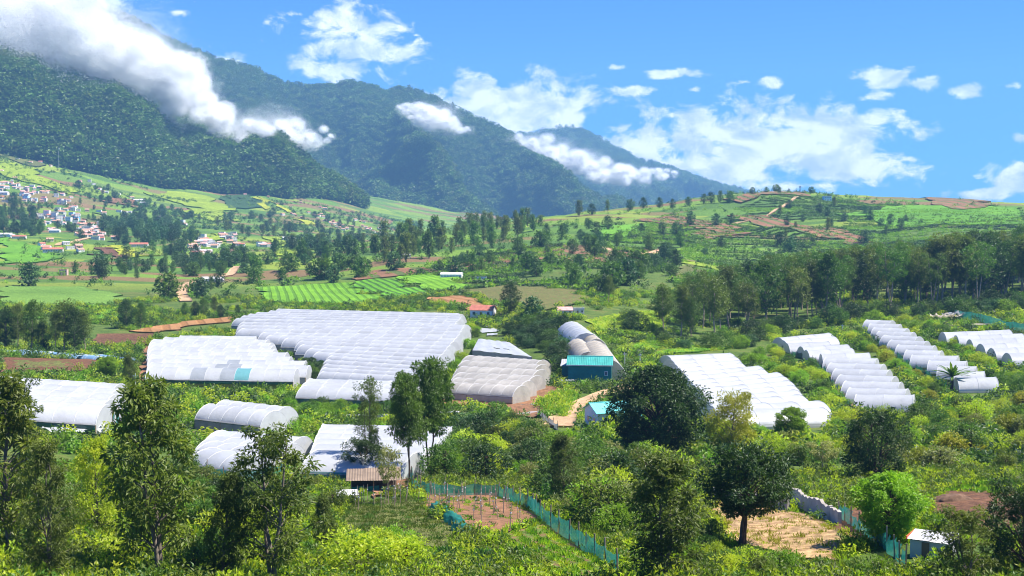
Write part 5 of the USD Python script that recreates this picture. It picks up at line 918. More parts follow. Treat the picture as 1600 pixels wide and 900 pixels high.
def tree_at(name, kind, label, u, v, hpx, cat='tree', group=None, rz=None, wide=1.0, rng=random.Random(4)):
    k, H = PK[kind]; p = hit(u, v); d = np.hypot(p[0], p[1]); s = hpx * d / FPX / H
    return copy(k, name, label, cat, group, p - [0, 0, .1], rng.uniform(0, 6.28) if rz is None else rz, (s * wide, s * wide, s))
def plant_single_trees():
    for a in [('tree', 'leafy_tree_0', 'tallest leafy tree with yellow-green tips, left foreground, trunk bare at the bottom', 254, 905, 312, 1.0), ('tree', 'leafy_tree_1', 'leafy tree with a forked bare trunk in front of the rounded-end greenhouse', 425, 915, 252, 1.1), ('tree', 'leafy_tree_2', 'leafy yellowish tree cut off by the left edge', 14, 868, 268, 1.0), ('tree', 'leafy_tree_2', 'leafy young tree between the two tallest foreground trees', 345, 912, 175, .9), ('tree', 'leafy_tree_3', 'dense bluish-green young tree between the left edge and the tallest tree', 82, 915, 225, .9),
              ('tree', 'leafy_tree_1', 'slim airy tree with sparse grey leaves over the front left greenhouse', 40, 720, 128, 1.0), ('tree', 'lime_tree', 'bright yellow-green young tree right of the bluish one', 150, 835, 150, .8), ('tree', 'spreading_tree', 'dark round tree at the right end of the front left greenhouse', 236, 662, 58, 1.0), ('tree', 'leafy_tree_2', 'narrow dark tree on the lane left of the ten-bay greenhouse', 205, 607, 52, 1.0), ('tree', 'round_tree', 'very bright round tree left of the narrow dark one', 171, 592, 34, 1.1),
              ('tree', 'leafy_tree_0', 'large airy tree with glossy leaves, right of the net-fenced garden', 1034, 912, 212, 1.25), ('tree', 'parasol_tree', 'dark parasol-shaped tree with several stems on the straw slope', 1158, 856, 162, 1.05), ('tree', 'round_tree', 'bright round-crowned tree beside the shack', 1396, 850, 112, 1.15), ('tree', 'spreading_tree', 'dark two-stemmed tree below the middle stepped tunnels', 1372, 752, 112, .95), ('tree', 'leafy_tree_1', 'leafy tree with light tips in front of the shack', 1512, 915, 122, 1.35), ('tree', 'spreading_tree', 'dark tree cut off by the right edge', 1604, 900, 150, .9),
              ('mango_tree', 'mango_tree', 'big dense dark mango tree beside the house with the pale teal roof', 1034, 706, 138, 1.05), ('tree', 'feathery_tree', 'golden yellow feathery tree in front of the broad block of tunnels', 1142, 712, 102, 1.0), ('gum_tree', 'tall_gum_0', 'left one of the two tall gum trees, lighter green', 640, 752, 172, .85), ('gum_tree', 'tall_gum_0', 'right and taller one of the two tall gum trees', 672, 745, 190, .85), ('gum_tree', 'tall_gum_1', 'slender airy gum tree left of the tall pair', 578, 745, 158, .85),
              ('tree', 'spreading_tree', 'small dark tree overhanging the open hut', 566, 748, 66, 1.15), ('sapling', 'sapling_tree', 'umbrella-shaped sapling with a thin pale trunk beside the hut', 607, 790, 96, .8), ('tree', 'leafy_tree_3', 'pale-stemmed open tree in the middle of the thicket', 884, 792, 118, 1.1), ('tree', 'sapling_tree', 'grey-green umbrella shrub tree below the cabbage patch', 1286, 742, 54, 1.6), ('tree', 'round_tree', 'dark green round tree in front of the right end of the broad block', 1240, 692, 56, 1.1), ('tree', 'spreading_tree', 'tree with dark foliage behind the thicket, left of the mango tree', 1000, 700, 42, 1.0),
              ('tree', 'woodland_tree_3', 'left one of the pair of round trees by the green plot', 198, 513, 44, 1.1), ('tree', 'woodland_tree_2', 'right one of the pair of round trees by the green plot', 219, 514, 40, 1.0), ('tree', 'distant_tree_2', 'solitary dark round tree in the pale left field', 45, 447, 36, 1.1), ('tree', 'woodland_tree_3', 'dark tall round tree above the shade sheet', 800, 492, 52, 1.1), ('tree', 'distant_tree_2', 'low dark round tree right of the dark tall one', 830, 496, 34, 1.3), ('tree', 'distant_tree_5', 'flat-topped light tree in the middle of the hillside plots', 822, 420, 26, 1.2), ('tree', 'distant_tree_2', 'dark wide tree on the hillside left of the wood', 978, 446, 44, 1.1), ('tree', 'distant_tree_1', 'tree beside the white farm building', 738, 428, 36, 1.0), ('tree', 'woodland_tree_4', 'two-toned tree left of the wood, above the tea field', 950, 476, 46, .9),
              ('tree', 'spreading_tree', 'dark green tree under the right end of the largest greenhouse', 690, 625, 42, 1.1), ('tree', 'round_tree', 'bright bush-like tree at the top of the red path', 1000, 690, 40, 1.3), ('tree', 'leafy_tree_2', 'low leafy tree right of the forked tree', 505, 860, 90, 1.0)]:
        tree_at(*a[:6], wide=a[6])
    for i, (u, v, t, k) in enumerate([(8, 547, 484, 3), (28, 549, 478, 5), (48, 548, 474, 2), (68, 549, 505, 3), (86, 551, 490, 5), (101, 550, 472, 0), (118, 551, 484, 3), (134, 550, 488, 4)]):
        tree_at('gum_tree', f'woodland_tree_{k}', f'dark gum tree in the clump above the blue row covers, {nth(i)} from the left', u, v, v - t, group='gum tree clump at the left')
    for i, (u, v, t, k) in enumerate([(290, 498, 473, 2), (304, 497, 471, 3), (318, 497, 466, 2), (334, 496, 464, 4), (346, 498, 476, 3), (372, 492, 476, 3)]):
        tree_at('tree', f'woodland_tree_{k}', f'round field tree behind the orange strips, {nth(i)} from the left', u, v, v - t, group='trees behind the orange strips')
    for i, (u, v, t, k) in enumerate([(1176, 305, 295, 2), (1197, 302, 294, 2), (1213, 301, 291, 5), (1233, 301, 296, 3), (1268, 302, 294, 5), (1363, 306, 298, 1), (1447, 305, 294, 2), (1479, 310, 299, 5), (1100, 318, 306, 3), (1111, 318, 304, 3), (1125, 317, 302, 1), (1140, 316, 302, 5), (1075, 322, 310, 2), (1050, 326, 314, 3), (1005, 326, 312, 3), (985, 328, 314, 2), (950, 332, 316, 4), (905, 338, 317, 0), (925, 336, 322, 3), (1030, 325, 312, 3), (1295, 311, 304, 2), (1218, 303, 294, 1)]):
        tree_at('crest_tree', f'distant_tree_{k}', f'small tree on the hill crest, {nth(sorted([1176,1197,1213,1233,1268,1363,1447,1479,1100,1111,1125,1140,1075,1050,1005,985,950,905,925,1030,1295,1218]).index(u))} of 22 from the left'.replace('21th', '21st').replace('22th', '22nd'), u, v, (v - t) * 1.25, group='trees on the hill crest')
def plant_groups():
    rng = np.random.default_rng(12)
    rows = [ # name, label, group, kinds, outline, count, spacing, height range m, (top line)
     ('gum_tree', 'tall gum tree in the dark wood behind the right-hand tunnels', 'wood behind the tunnels', [0, 1, 2, 3, 4, 5, 0, 1], 'woodland_tree_', [(1030, 492), (1050, 474), (1100, 460), (1200, 450), (1350, 441), (1500, 434), (1640, 430), (1640, 470), (1500, 482), (1350, 492), (1210, 510), (1140, 532), (1060, 540), (1030, 520)], 250, 4.1, (15, 25)),
     ('hill_tree', 'tall slim tree on the shoulder of the middle hill', 'row on the hill shoulder', [0, 1, 4, 0, 4, 1], 'distant_tree_', [(575, 402), (600, 376), (700, 362), (800, 352), (850, 352), (830, 372), (760, 385), (700, 400), (640, 412), (590, 412)], 72, 9, (9, 18)),
     ('valley_tree', 'dark tree in the grove below the red-roofed houses', 'grove below the red roofs', [2, 3, 2, 1], 'distant_tree_', [(158, 350), (200, 340), (260, 345), (310, 372), (310, 392), (270, 402), (225, 392), (165, 372)], 95, 11, (9, 15)),
     ('valley_tree', 'leafy tree in the grove left of the village', 'grove left of the village', [1, 2, 3], 'distant_tree_', [(-30, 310), (40, 318), (70, 350), (62, 372), (-30, 362)], 55, 10, (9, 15)),
     ('valley_tree', 'dark tree along the valley stream below the far hamlet', 'trees along the valley', [2, 3, 0, 1], 'distant_tree_', [(425, 392), (480, 380), (560, 372), (585, 385), (560, 408), (440, 412)], 50, 10, (9, 15)),
     ('hedge_tree', 'dark tree in the hedge line under the village fields', 'hedge line trees at left', [2, 3, 1], 'distant_tree_', [(105, 432), (130, 415), (290, 405), (380, 398), (400, 412), (280, 432), (180, 440)], 60, 9, (6, 11)),
     ('field_tree', 'scattered round tree on the slope left of the crop rows', 'slope left of the crop rows', [3, 2, 1, 5], 'distant_tree_', [(300, 410), (440, 405), (560, 405), (640, 420), (560, 440), (400, 448), (300, 470), (250, 470)], 48, 12, (6, 12)),
     ('hill_tree', 'bushy tree scattered over the middle hillside', 'middle hillside', [3, 2, 5, 1], 'distant_tree_', [(640, 420), (720, 395), (850, 370), (960, 355), (1080, 350), (1060, 440), (940, 470), (800, 440)], 60, 14, (6, 12)),
     ('hill_tree', 'small dark tree on the terraced right hill', 'trees on the terraced hill', [0, 2, 3], 'distant_tree_', [(1080, 360), (1200, 330), (1300, 320), (1430, 345), (1400, 380), (1250, 395), (1100, 400)], 30, 22, (6, 11)),
     ('village_tree', 'small dark tree between the village houses', 'trees among the village houses', [2, 3, 1], 'distant_tree_', [(0, 285), (60, 285), (130, 320), (220, 345), (170, 375), (110, 372), (60, 345), (0, 320)], 36, 12, (6, 10)),
     ('village_tree', 'tree on the upper meadow below the forest', 'trees on the upper meadow', [2, 3], 'distant_tree_', [(100, 282), (180, 300), (260, 320), (330, 345), (240, 345), (150, 318)], 45, 13, (7, 13)),
     ('hamlet_tree', 'small tree among the fields below the far hamlet', 'trees below the far hamlet', [3, 2, 0], 'distant_tree_', [(340, 345), (420, 335), (560, 345), (600, 355), (520, 378), (400, 372), (330, 360)], 40, 18, (8, 14)),
    ]
    place = lambda u, us: ('left in ', 'central in ', 'right in ')[int(np.searchsorted(np.quantile(us, [1 / 3, 2 / 3]), u))]
    def plant_set(nm, cat, grp, looks, kinds, pre, pts, hr, dz, hmode):
        us = to_px(np.column_stack([pts, ground_z(pts[:, 0], pts[:, 1])]))[0]; todo = {}
        for (x, y), u in sorted(zip(map(tuple, pts), us), key=lambda a: a[1]):
            kk = kinds[int(rng.integers(len(kinds)))]; k, H = PK[f'{pre}{kk}']; h = rng.uniform(*hr) * (0.75 if rng.random() < .2 else 1)
            if 'wood' in grp:                                          # the wood's crowns rise to the right
                vb = to_px(on(x, y))[1]; h = float(np.clip((vb - np.interp(u, [1030, 1100, 1200, 1300, 1400, 1500, 1600], [446, 424, 402, 393, 379, 369, 360]) - rng.uniform(-4, 34)) * math.hypot(x, y) / FPX, 8, 25))
            s = h / H if hmode else h
            todo.setdefault(f'{looks[kk]}, {place(u, us)}{grp}', []).append((k, (x, y), s))
        for lab, L in todo.items():
            for i, (k, (x, y), s) in enumerate(L):
                copy(k, nm, lab + ('' if len(L) == 1 else f', leftmost of {len(L)}' if i == 0 else f', {nth(i)} of {len(L)}'), cat, grp, on(x, y, dz), rng.uniform(0, 6.28), (s * rng.uniform(.85, 1.2), s * rng.uniform(.85, 1.2), s))
    WL = ['umbrella-crowned gum tree', 'forked gum tree', 'round leafy tree', 'dense dark tree', 'open olive-green tree', 'tall narrow gum tree']
    DL = ['tall narrow tree', 'open leafy tree', 'low round dark tree', 'dark bushy tree', 'very slim tree', 'flat-topped tree']
    for nm, lab, grp, kinds, pre, px, n, sp, hr in rows:
        plant_set(nm, 'tree', 'the ' + grp if not grp.startswith('trees') else grp, WL if 'wood' in pre else DL, kinds, pre, samples(px, n, rng, sp), hr, -.2, True)
    sh = [
     ('leafy shrub in the dense thicket above the net-fenced garden', 'shrubs of the central thicket', [0, 1, 3, 0, 2, 4, 6, 5], [(655, 715), (690, 676), (735, 662), (800, 672), (850, 690), (905, 712), (960, 716), (1010, 716), (1050, 745), (1010, 830), (960, 852), (900, 806), (840, 768), (780, 754), (700, 750)], 78, 2.1, (.8, 1.5)),
     ('green bush at the right end of the six-bay greenhouse', 'bushes by the six-bay greenhouse', [0, 1, 0], [(658, 742), (690, 712), (722, 692), (742, 700), (738, 728), (690, 754)], 13, 1.8, (.9, 1.4)),
     ('yellowish bush in the rough band below the right-hand tunnels', 'bushes below the right-hand tunnels', [2, 7, 2, 0, 1, 5, 4], [(1085, 692), (1160, 672), (1290, 667), (1440, 657), (1610, 632), (1610, 738), (1480, 742), (1330, 737), (1240, 727), (1180, 737)], 66, 2.6, (.8, 1.35)),
     ('bright green bush on the bank between the broad block and the stepped tunnels', 'bushes on the left bank', [1, 2, 1, 0], [(1150, 558), (1215, 547), (1290, 592), (1332, 645), (1290, 638), (1245, 602)], 30, 2.6, (.7, 1.2)),
     ('bright green bush on the bank between the two stepped rows', 'bushes on the middle bank', [1, 2, 0, 7], [(1312, 532), (1340, 524), (1390, 562), (1440, 590), (1470, 612), (1450, 640), (1425, 600), (1370, 557)], 26, 2.6, (.7, 1.15)),
     ('bush on the bank right of the palm-side row', 'bushes on the right bank', [0, 1, 2], [(1405, 507), (1460, 507), (1500, 542), (1570, 582), (1600, 592), (1600, 622), (1562, 612), (1520, 562), (1440, 522)], 24, 2.6, (.7, 1.2)),
     ('dark bush in the hedge between the two large greenhouses', 'hedge between the large greenhouses', [3, 0, 3], [(428, 537), (442, 532), (480, 548), (500, 572), (506, 590), (484, 600), (478, 570)], 16, 2.2, (.7, 1.1)),
     ('green bush along the right side of the largest greenhouse', 'bushes right of the largest greenhouse', [1, 0, 2], [(735, 510), (748, 514), (712, 590), (690, 640), (655, 640), (672, 600)], 26, 2.2, (.6, 1.05)),
     ('dark bush on the slope left of the barrel tunnels', 'bushes left of the barrel tunnels', [3, 0, 3, 6], [(785, 522), (870, 504), (888, 540), (896, 575), (870, 598), (845, 552)], 34, 2.8, (.9, 1.5)),
     ('green bush in the creeper-covered dip between the left greenhouses', 'bushes between the left greenhouses', [1, 0, 1], [(450, 627), (620, 627), (660, 645), (500, 657), (445, 680)], 26, 2.2, (.5, .9)),
     ('leafy bush under the foreground trees at left', 'bushes under the left foreground trees', [0, 1, 4, 2, 3], [(0, 740), (120, 720), (330, 755), (500, 760), (545, 800), (520, 905), (0, 905)], 46, 1.7, (.55, 1.05)),
     ('bright bush along the bottom edge at right', 'bushes along the bottom right', [1, 2, 0, 4], [(1045, 860), (1095, 830), (1120, 868), (1210, 893), (1300, 900), (1420, 900), (1600, 870), (1600, 905), (1045, 905)], 32, 1.2, (.35, .7)),
     ('large lime-green bush in the bottom centre', 'lime bushes in the bottom centre', [1, 2, 1], [(530, 868), (640, 862), (680, 905), (530, 905)], 6, 1.8, (.7, 1.0)),
     ('undergrowth bush at the foot of the dark wood', 'bushes at the foot of the wood', [3, 0, 1, 6, 3], [(970, 505), (1020, 520), (1060, 542), (1140, 538), (1212, 514), (1340, 496), (1485, 487), (1600, 470), (1600, 488), (1480, 497), (1340, 502), (1215, 522), (1150, 548), (1060, 548), (985, 520)], 50, 3.0, (1.0, 2.0)),
    ]
    SL = ['mid-green shrub', 'bright green shrub', 'lime-green shrub', 'dark green shrub', 'olive shrub', 'grey-green shrub', 'blue-green shrub', 'golden shrub']
    NEAR = ('central thicket', 'six-bay', 'bushes below', 'bushes on the left bank', 'bushes on the middle bank', 'left foreground', 'bottom right', 'bottom centre')
    for lab, grp, kinds, px, n, sp, hr in sh:
        pts = samples(px, n, rng, sp)
        if any(a in grp for a in NEAR): plant_set('shrub', 'shrub', grp, SL, kinds, 'shrub_', pts, hr, -.15, False)
        else:
            k = sorted(set(kinds)); s = rng.uniform(*hr, len(pts))
            instancer('bushes', [BUSH[f'shrub_{q}'] for q in k], np.column_stack([pts, ground_z(pts[:, 0], pts[:, 1]) - .15]), rng.uniform(0, 6.28, len(pts)), np.column_stack([s * 1.1, s * 1.1, s]), [k.index(kinds[int(rng.integers(len(kinds)))]) for _ in pts], lab, 'bushes', grp)

def plant_cover():
    """what nobody could count: weeds, low scrub, hedges of the terraces, the mountain forest"""
    rng = np.random.default_rng(31)
    def weed(seed, n, h, r, L, W):
        g = np.random.default_rng(seed); p = np.column_stack([g.normal(0, r * .5, n), g.normal(0, r * .5, n), g.random(n) * h * .5]); d = np.column_stack([p[:, 0], p[:, 1], h * g.uniform(.5, 1.5, n)])
        return leaves(p, unit(d), L, W, g, -0.3, .6)
    W1 = [(weed(1, 46, .55, .55, .42, .10), LM['lime'], False), (weed(2, 50, .5, .6, .38, .12), LM['bright'], False), (weed(3, 44, .7, .6, .40, .13), LM['mid'], False), (crown_mesh(4, 1.1, .7, 'round', 6, .4, 20, .28, .13), LM['mid'], False), (crown_mesh(5, 1.0, .8, 'round', 6, .42, 20, .26, .13), LM['lime'], False), (crown_mesh(6, 1.3, .8, 'vase', 7, .4, 20, .26, .13), LM['olive'], False)]
    def field_of(name, label, protos, pts, srange, pick=None, dz=-0.08, cat='undergrowth', zs=1.0):
        n = len(pts); s = rng.uniform(*srange, n); z = ground_z(pts[:, 0], pts[:, 1]) + dz
        sc = np.column_stack([s, s * rng.uniform(.85, 1.15, n), s * rng.uniform(.75, 1.2, n) * zs])
        idx = rng.integers(0, len(protos), n) if pick is None else rng.choice(len(protos), n, p=[.3, .3, .14, .08, .11, .07]) if isinstance(pick, str) else pick
        return instancer(name, protos, np.column_stack([pts, z]), rng.uniform(0, 6.28, n), sc, idx, label, cat)
    fan = lambda r0, r1, a0=-24.5, a1=24.5: Polygon([(r * math.sin(math.radians(a)), r * math.cos(math.radians(a))) for r, A in ((r0, np.linspace(a0, a1, 30)), (r1, np.linspace(a1, a0, 30))) for a in A])
    def patchy(pts, scale, thr, seed): return pts[meshkit.fbm(np.column_stack([pts / scale, np.zeros(len(pts))]), 3, seed) > thr]
    field_of('undergrowth', 'bright weeds and low scrub covering the near slope', W1, patchy(samples(None, 21000, rng, 0, fan(62, 150)), 14, .30, 2), (.55, 1.2), 'W1')
    GR = [(weed(71, 30, .3, .45, .30, .035), LM['lime'], False), (weed(72, 30, .28, .45, .30, .04), LM['bright'], False), (weed(73, 26, .3, .45, .34, .05), LM['olive'], False)]
    field_of('grass', 'short grass between the weeds of the near slope', GR, samples(None, 9000, rng, 0, fan(58, 125)), (.7, 1.4), cat='grass')
    W2 = [(crown_mesh(7, 1.5, 1.1, 'round', 7, .6, 16, .5, .26), LM['mid'], False), (crown_mesh(8, 1.3, 1.2, 'round', 7, .6, 16, .5, .26), LM['bright'], False), (crown_mesh(9, 1.6, 1.1, 'vase', 7, .55, 16, .5, .26), LM['lime'], False), (crown_mesh(10, 1.8, 1.2, 'round', 8, .6, 16, .5, .26), LM['dark'], False), (crown_mesh(14, 1.0, 1.2, 'round', 6, .55, 16, .45, .22), LM['olive'], False)]
    pts = patchy(samples(None, 15000, rng, 0, fan(150, 560)), 30, .44, 3); field_of('undergrowth', 'patchy green scrub between the greenhouses', W2, pts, (.6, 1.45), rng.choice(5, len(pts), p=[.28, .27, .2, .1, .15]))
    W3 = [(crown_mesh(11, 3.0, 2.2, 'round', 5, 1.2, 9, 1.3, .8), LM['mid'], False), (crown_mesh(12, 2.6, 2.4, 'round', 5, 1.2, 9, 1.3, .8), LM['dark'], False), (crown_mesh(13, 2.6, 2.2, 'round', 5, 1.1, 9, 1.2, .8), LM['bright'], False)]
    pts = patchy(samples(None, 5000, rng, 0, fan(520, 1450)), 60, .5, 6); field_of('scrub', 'small bushes dotted over the hillside fields', W3, pts, (.5, 1.25), rng.choice(3, len(pts), p=[.45, .2, .35]), cat='scrub')
    pts = patchy(samples(None, 5000, rng, 0, fan(1500, 2500, -24, -4)), 90, .5, 7); field_of('scrub', 'far bushes and hedges on the village slope', W3, pts, (.8, 1.7), rng.choice(3, len(pts), p=[.45, .45, .1]), cat='scrub')
    # terraces: hedges and crop rows that follow the hill
    H1 = [(crown_mesh(21, 1.3, 1.6, 'round', 5, .8, 11, .9, .6), LM['mid'], False), (crown_mesh(22, 1.2, 1.6, 'round', 5, .8, 11, .9, .6), LM['dark'], False), (crown_mesh(23, 1.4, 1.5, 'round', 5, .8, 11, .9, .6), LM['bright'], False)]
    rows = []
    U = shapely.union_all(BLOCKED); shapely.prepare(U)
    for px, cell, per in [([(1060, 400), (1085, 345), (1160, 322), (1260, 306), (1420, 318), (1620, 335), (1620, 385), (1480, 395), (1300, 405), (1150, 430)], 50, 11.0), ([(880, 420), (940, 375), (1050, 335), (1085, 345), (1060, 420), (960, 440)], 55, 11.0), ([(700, 480), (790, 440), (930, 430), (960, 470), (900, 492), (800, 500)], 34, 6.5), ([(560, 470), (640, 425), (720, 400), (880, 380), (880, 420), (790, 440), (700, 470)], 40, 9.0), ([(1040, 440), (1100, 425), (1300, 408), (1300, 425), (1120, 450)], 40, 6.5)]:
        P = outline(px); C = samples(None, max(6, int(P.area / cell ** 2)), rng, cell * .5, P, free=False); G = rng.normal(0, .3, len(C)); K = rng.integers(0, 3, len(C)); keep = rng.random(len(C)) < .88
        x0, y0, x1, y1 = P.bounds
        from scipy.spatial import cKDTree
        T = cKDTree(C)
        for ci in range(len(C)):
            if not keep[ci]: continue
            R = cell * .9; a = G[ci]; tt = np.arange(-R, R, 2.2)
            for off in np.arange(-R, R, per * rng.uniform(.8, 1.25)):
                q = C[ci] + np.column_stack([tt * math.cos(a) - off * math.sin(a), tt * math.sin(a) + off * math.cos(a)]) + rng.normal(0, .35, (len(tt), 2))
                own = (T.query(q)[1] == ci) & shapely.contains_xy(P, q[:, 0], q[:, 1]) & ~shapely.contains_xy(U, q[:, 0], q[:, 1])
                if own.any(): rows.append(np.column_stack([q[own], np.full(own.sum(), (K[ci] + int(rng.random() < .45)) % 3)]))
    rows = np.vstack(rows); field_of('terrace_hedges', 'rows of low crops and hedges along the terraces of the hills', H1, rows[:, :2], (.9, 1.5), rows[:, 2].astype(int), cat='crop rows', zs=.85)
    # tea and vegetable rows
    T1 = [(crown_mesh(31, .9, .95, 'round', 5, .5, 16, .32, .2, base=.05), LM['bright'], False), (crown_mesh(32, .9, .95, 'round', 5, .5, 16, .32, .2, base=.05), LM['lime'], False)]
    tea = [samples([(922, 502), (1000, 488), (1044, 489), (1036, 512), (990, 528), (940, 528)], 620, rng, 1.25, free=False), samples([(962, 548), (1040, 533), (1085, 531), (1060, 541), (1000, 556), (972, 560)], 330, rng, 1.25, free=False), samples([(995, 562), (1085, 541), (1140, 545), (1040, 556), (1036, 572), (1010, 578)], 160, rng, 1.3, free=False)]
    field_of('tea_bushes', 'clipped bright tea bushes in the fields right of the barrel tunnels', T1, np.vstack(tea), (.8, 1.15), cat='tea bushes')
    def strip(px0, px1, px2, px3, nrow, gap, jit=.12):
        a, b, c, d = [hit(*p)[:2] for p in (px0, px1, px2, px3)]; out = []
        for i in range(nrow):
            t = (i + .5) / nrow; p, q = a + (b - a) * t, d + (c - d) * t; n = max(2, int(np.linalg.norm(q - p) / gap)); s = (np.arange(n) + .5) / n; out.append(p + (q - p) * s[:, None] + rng.normal(0, jit, (n, 2)))
        return np.vstack(out)
    V1 = [(weed(41, 34, .35, .4, .34, .17), LM['bright'], False), (weed(42, 34, .4, .4, .36, .16), LM['mid'], False), (weed(43, 30, .3, .35, .30, .14), LM['lime'], False)]
    field_of('vegetable_rows', 'leafy vegetables in rows inside the net fence', [V1[0], V1[2]], np.vstack([strip((772, 842), (858, 826), (955, 888), (868, 908), 4, .24, .08), strip((705, 856), (768, 846), (850, 905), (720, 905), 4, .3, .12)]), (.7, 1.1), cat='vegetables')
    field_of('tall_crop_rows', 'bright tall crop in rows beside the red path', T1, strip((838, 636), (880, 613), (902, 614), (880, 656), 9, .8), (.8, 1.3), cat='crop rows', zs=1.7)
    field_of('cabbage_patch', 'blue-green cabbages beside the wavy wall', [(weed(44, 40, .25, .35, .42, .26), LM['blue'], False), (weed(45, 40, .25, .35, .40, .24), LM['mid'], False)], np.vstack([samples([(1232, 742), (1295, 738), (1310, 792), (1280, 802), (1242, 785)], 260, rng, .5, free=False), samples([(690, 862), (760, 858), (790, 905), (690, 905)], 130, rng, .5, free=False)]), (.8, 1.3), cat='cabbages')
    field_of('vegetable_rows', 'bright green crop rows at the right below the yellowish bushes', V1, strip((1440, 748), (1600, 722), (1605, 775), (1460, 770), 10, .8, .25), (.9, 1.5), cat='vegetables')
    field_of('seedlings', 'scattered weeds in the bare staked plot', V1, samples([(655, 775), (775, 772), (845, 815), (800, 835), (730, 838), (665, 800)], 240, rng, .4, free=False), (.5, 1.0), cat='weeds')
    field_of('straw_weeds', 'dry stalks and small weeds on the straw slope', [(weed(51, 26, .5, .4, .45, .05), LM['gold'], False), V1[2]], samples([(1108, 788), (1160, 778), (1240, 800), (1300, 825), (1330, 850), (1300, 880), (1220, 870), (1150, 850), (1110, 820)], 420, rng, .3, free=False), (.4, .9), cat='weeds', pick=np.array([0, 0, 0, 1] * 105))
    # tall grass in the meadow plots
    field_of('rough_grass', 'rough olive grass of the plot left of the rolled net', [(weed(61, 40, .5, .5, .4, .07), LM['olive'], False), (weed(62, 40, .4, .5, .4, .1), LM['mid'], False)], samples([(545, 790), (655, 778), (672, 805), (730, 842), (700, 860), (560, 845), (520, 830)], 900, rng, .3, free=False), (.4, .9), cat='grass')

def plant_mountains(MS):
    rng = np.random.default_rng(41)
    C = [(crown_mesh(70 + i, 1.0, .55, sh, 9, .26, 12, .26, .17, base=.1, flat=.85), LM[lf], False) for i, (sh, lf) in enumerate([('round', 'forest'), ('round', 'forest'), ('open', 'mid'), ('vase', 'forest'), ('round', 'olive')])]
    for m, (U, S, X, Y, Z), n, sz, lab in zip(MOUNT, MS, (15000, 30000, 12000), ((14, 25), (14, 25), (18, 30)), ('dense forest canopy on the nearest left mountain', 'dense forest canopy on the middle mountain', 'hazy forest canopy on the farthest mountain')):
        k = 6 * n; us = rng.uniform(-40, min(m['us'][1], 1240), k); ss = rng.uniform(0.0, 1.03, k)
        fu = (us - U[0, 0]) / (U[0, 1] - U[0, 0]); fs = np.interp(ss, S[:, 0], np.arange(len(S))); i, j = fs.astype(int), fu.astype(int); a, b = (fs - i)[:, None], (fu - j)[:, None]
        Q = np.stack([X, Y, Z], -1); P = Q[i, j] * (1 - a) * (1 - b) + Q[i + 1, j] * a * (1 - b) + Q[i, j + 1] * (1 - a) * b + Q[i + 1, j + 1] * a * b
        # only what rises above the ground sheet and faces the valley
        g = np.where(np.hypot(P[:, 0], P[:, 1]) < RR[-1] * .999, ground_z(P[:, 0], P[:, 1]), -1e9); P = P[P[:, 2] > g + 1]
        u, v, f = to_px(P); P = P[(v > -60)]
        P = P[:n]; sc = rng.uniform(*sz, len(P)) * rng.choice([1, 1, 1, .7], len(P))
        instancer('forest', C, P - [0, 0, 1.5], rng.uniform(0, 6.28, len(P)), np.column_stack([sc * rng.uniform(.95, 1.3, len(P)), sc * rng.uniform(.95, 1.3, len(P)), sc * rng.uniform(.7, 1.05, len(P))]), rng.choice(5, len(P), p=[.36, .3, .12, .14, .08]), lab, 'forest')

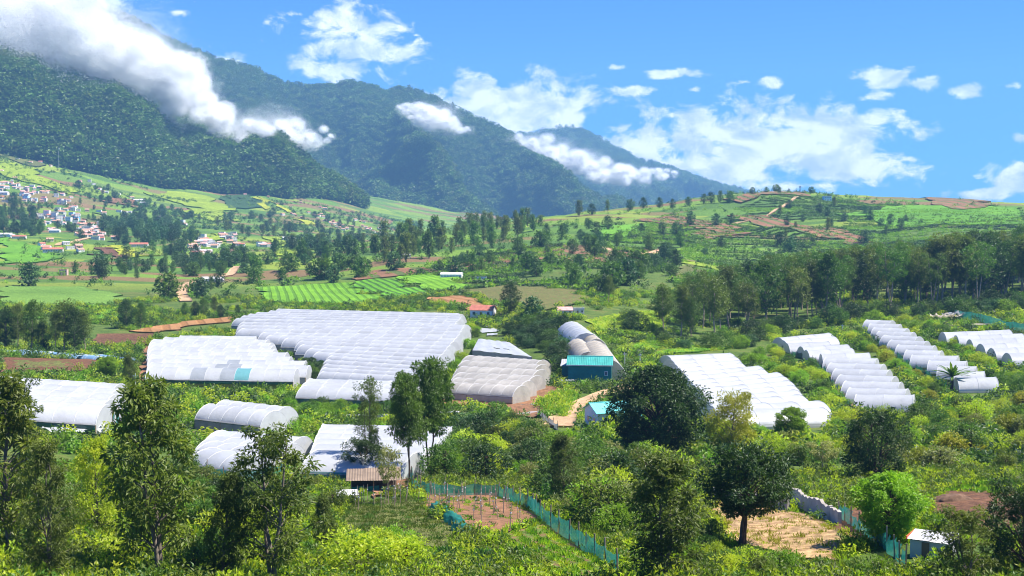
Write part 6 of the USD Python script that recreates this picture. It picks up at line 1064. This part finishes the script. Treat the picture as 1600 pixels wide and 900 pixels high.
# ------------------------------------------------------------------ the low cloud on the mountains: fine white flakes, thinning outwards
def build_low_clouds():
    rng = np.random.default_rng(52)
    N = {'d': ('diffuse_bsdf', dict(color=(0.97, 0.97, 0.97))), 't': ('translucent_bsdf', dict(color=(0.97, 0.97, 0.97))), 'm': ('mix_closure', dict(fac=0.6))}
    mist = MAT('cloud_mist', N, [('d.BSDF', 'm.closure1'), ('t.BSDF', 'm.closure2')], 'm.closure')
    def puff(seed, n, size=.021):
        g = np.random.default_rng(seed); d = unit(g.normal(0, 1, (n, 3))); r = np.where(g.random(n) < .6, g.random(n) ** .55 * .85, np.abs(g.normal(0, .5, n)))[:, None]
        p = d * r * (.62 + .76 * meshkit.fbm(d * 1.7 + seed * 5, 3, seed)[:, None]); p = p + (meshkit.fbm(p * 4 + seed, 2, seed + 1)[:, None] - .5) * .25
        a = unit(g.normal(0, 1, (n, 3))); b = unit(np.cross(a, g.normal(0, 1, (n, 3)))); s = size * g.uniform(.6, 1.3, n)[:, None]
        v = np.stack([p + a * s, p - a * .5 * s + b * .87 * s, p - a * .5 * s - b * .87 * s], 1).reshape(-1, 3); return v, np.arange(3 * n).reshape(-1, 3)
    protos = [(puff(i + 1, 20000, .0155), mist, False) for i in range(3)] + [(puff(9, 18000, .0065), mist, False)]
    for lab, spine, dist, n in [
        ('large white cloud bank lying across the top of the left mountain', [(-60, 40, 95, 1.0), (20, 50, 85, 1), (80, 55, 80, 1), (140, 70, 66, 1), (185, 92, 56, 1), (225, 108, 52, 1), (262, 125, 50, 1), (295, 150, 42, 1), (325, 172, 34, .9), (350, 190, 26, .8), (385, 205, 24, .9), (420, 208, 30, 1), (455, 205, 34, 1), (485, 212, 28, .9), (515, 218, 14, .6), (100, 20, 60, .8), (45, 100, 64, .75), (5, 115, 60, .7), (-20, 70, 80, .9)], 2600, 330),
        ('small torn cloud below the rounded summit of the middle ridge', [(628, 168, 12, .6), (640, 178, 12, .6), (660, 180, 20, 1), (682, 185, 22, 1), (705, 196, 16, .8), (725, 200, 12, .5)], 3750, 80),
        ('white cloud drifting in the gap before the farthest mountain', [(812, 222, 16, .8), (840, 228, 20, 1), (870, 240, 22, 1), (905, 254, 24, 1), (940, 266, 24, 1), (975, 274, 20, 1), (1005, 276, 18, 1), (1035, 274, 14, .8), (1055, 272, 8, .5)], 4450, 140)]:
        P, S, I = [], [], []
        w = np.array([s[2] * s[3] for s in spine]); w = w / w.sum()
        for k in rng.choice(len(spine), n, p=w):
            u, v, r, q = spine[k]; d = dist * rng.normal(1, .012); a = np.clip(rng.normal(0, 1, 2), -1.5, 1.5); c = px_point(u + a[0] * r * .5, v + a[1] * r * .36, d)
            P.append(c); S.append(r * dist / FPX * rng.uniform(.28, .75)); veil = rng.random() < .3; I.append(3 if veil else int(rng.integers(3))); S[-1] *= 1.9 if veil else 1.0
        S = np.array(S); instancer('low_cloud', protos, P, rng.uniform(0, 6.28, n), np.column_stack([S * 1.15, S, S * .85]), I, lab, 'cloud')
build_ground()
MS = build_mountains()
make_kinds()
build_greenhouses()
build_village()
build_sheds()
build_fields()
build_farm_things()
block_greenhouses()
plant_single_trees()
plant_groups()
plant_cover()
plant_mountains(MS)
build_low_clouds()
build_haze()
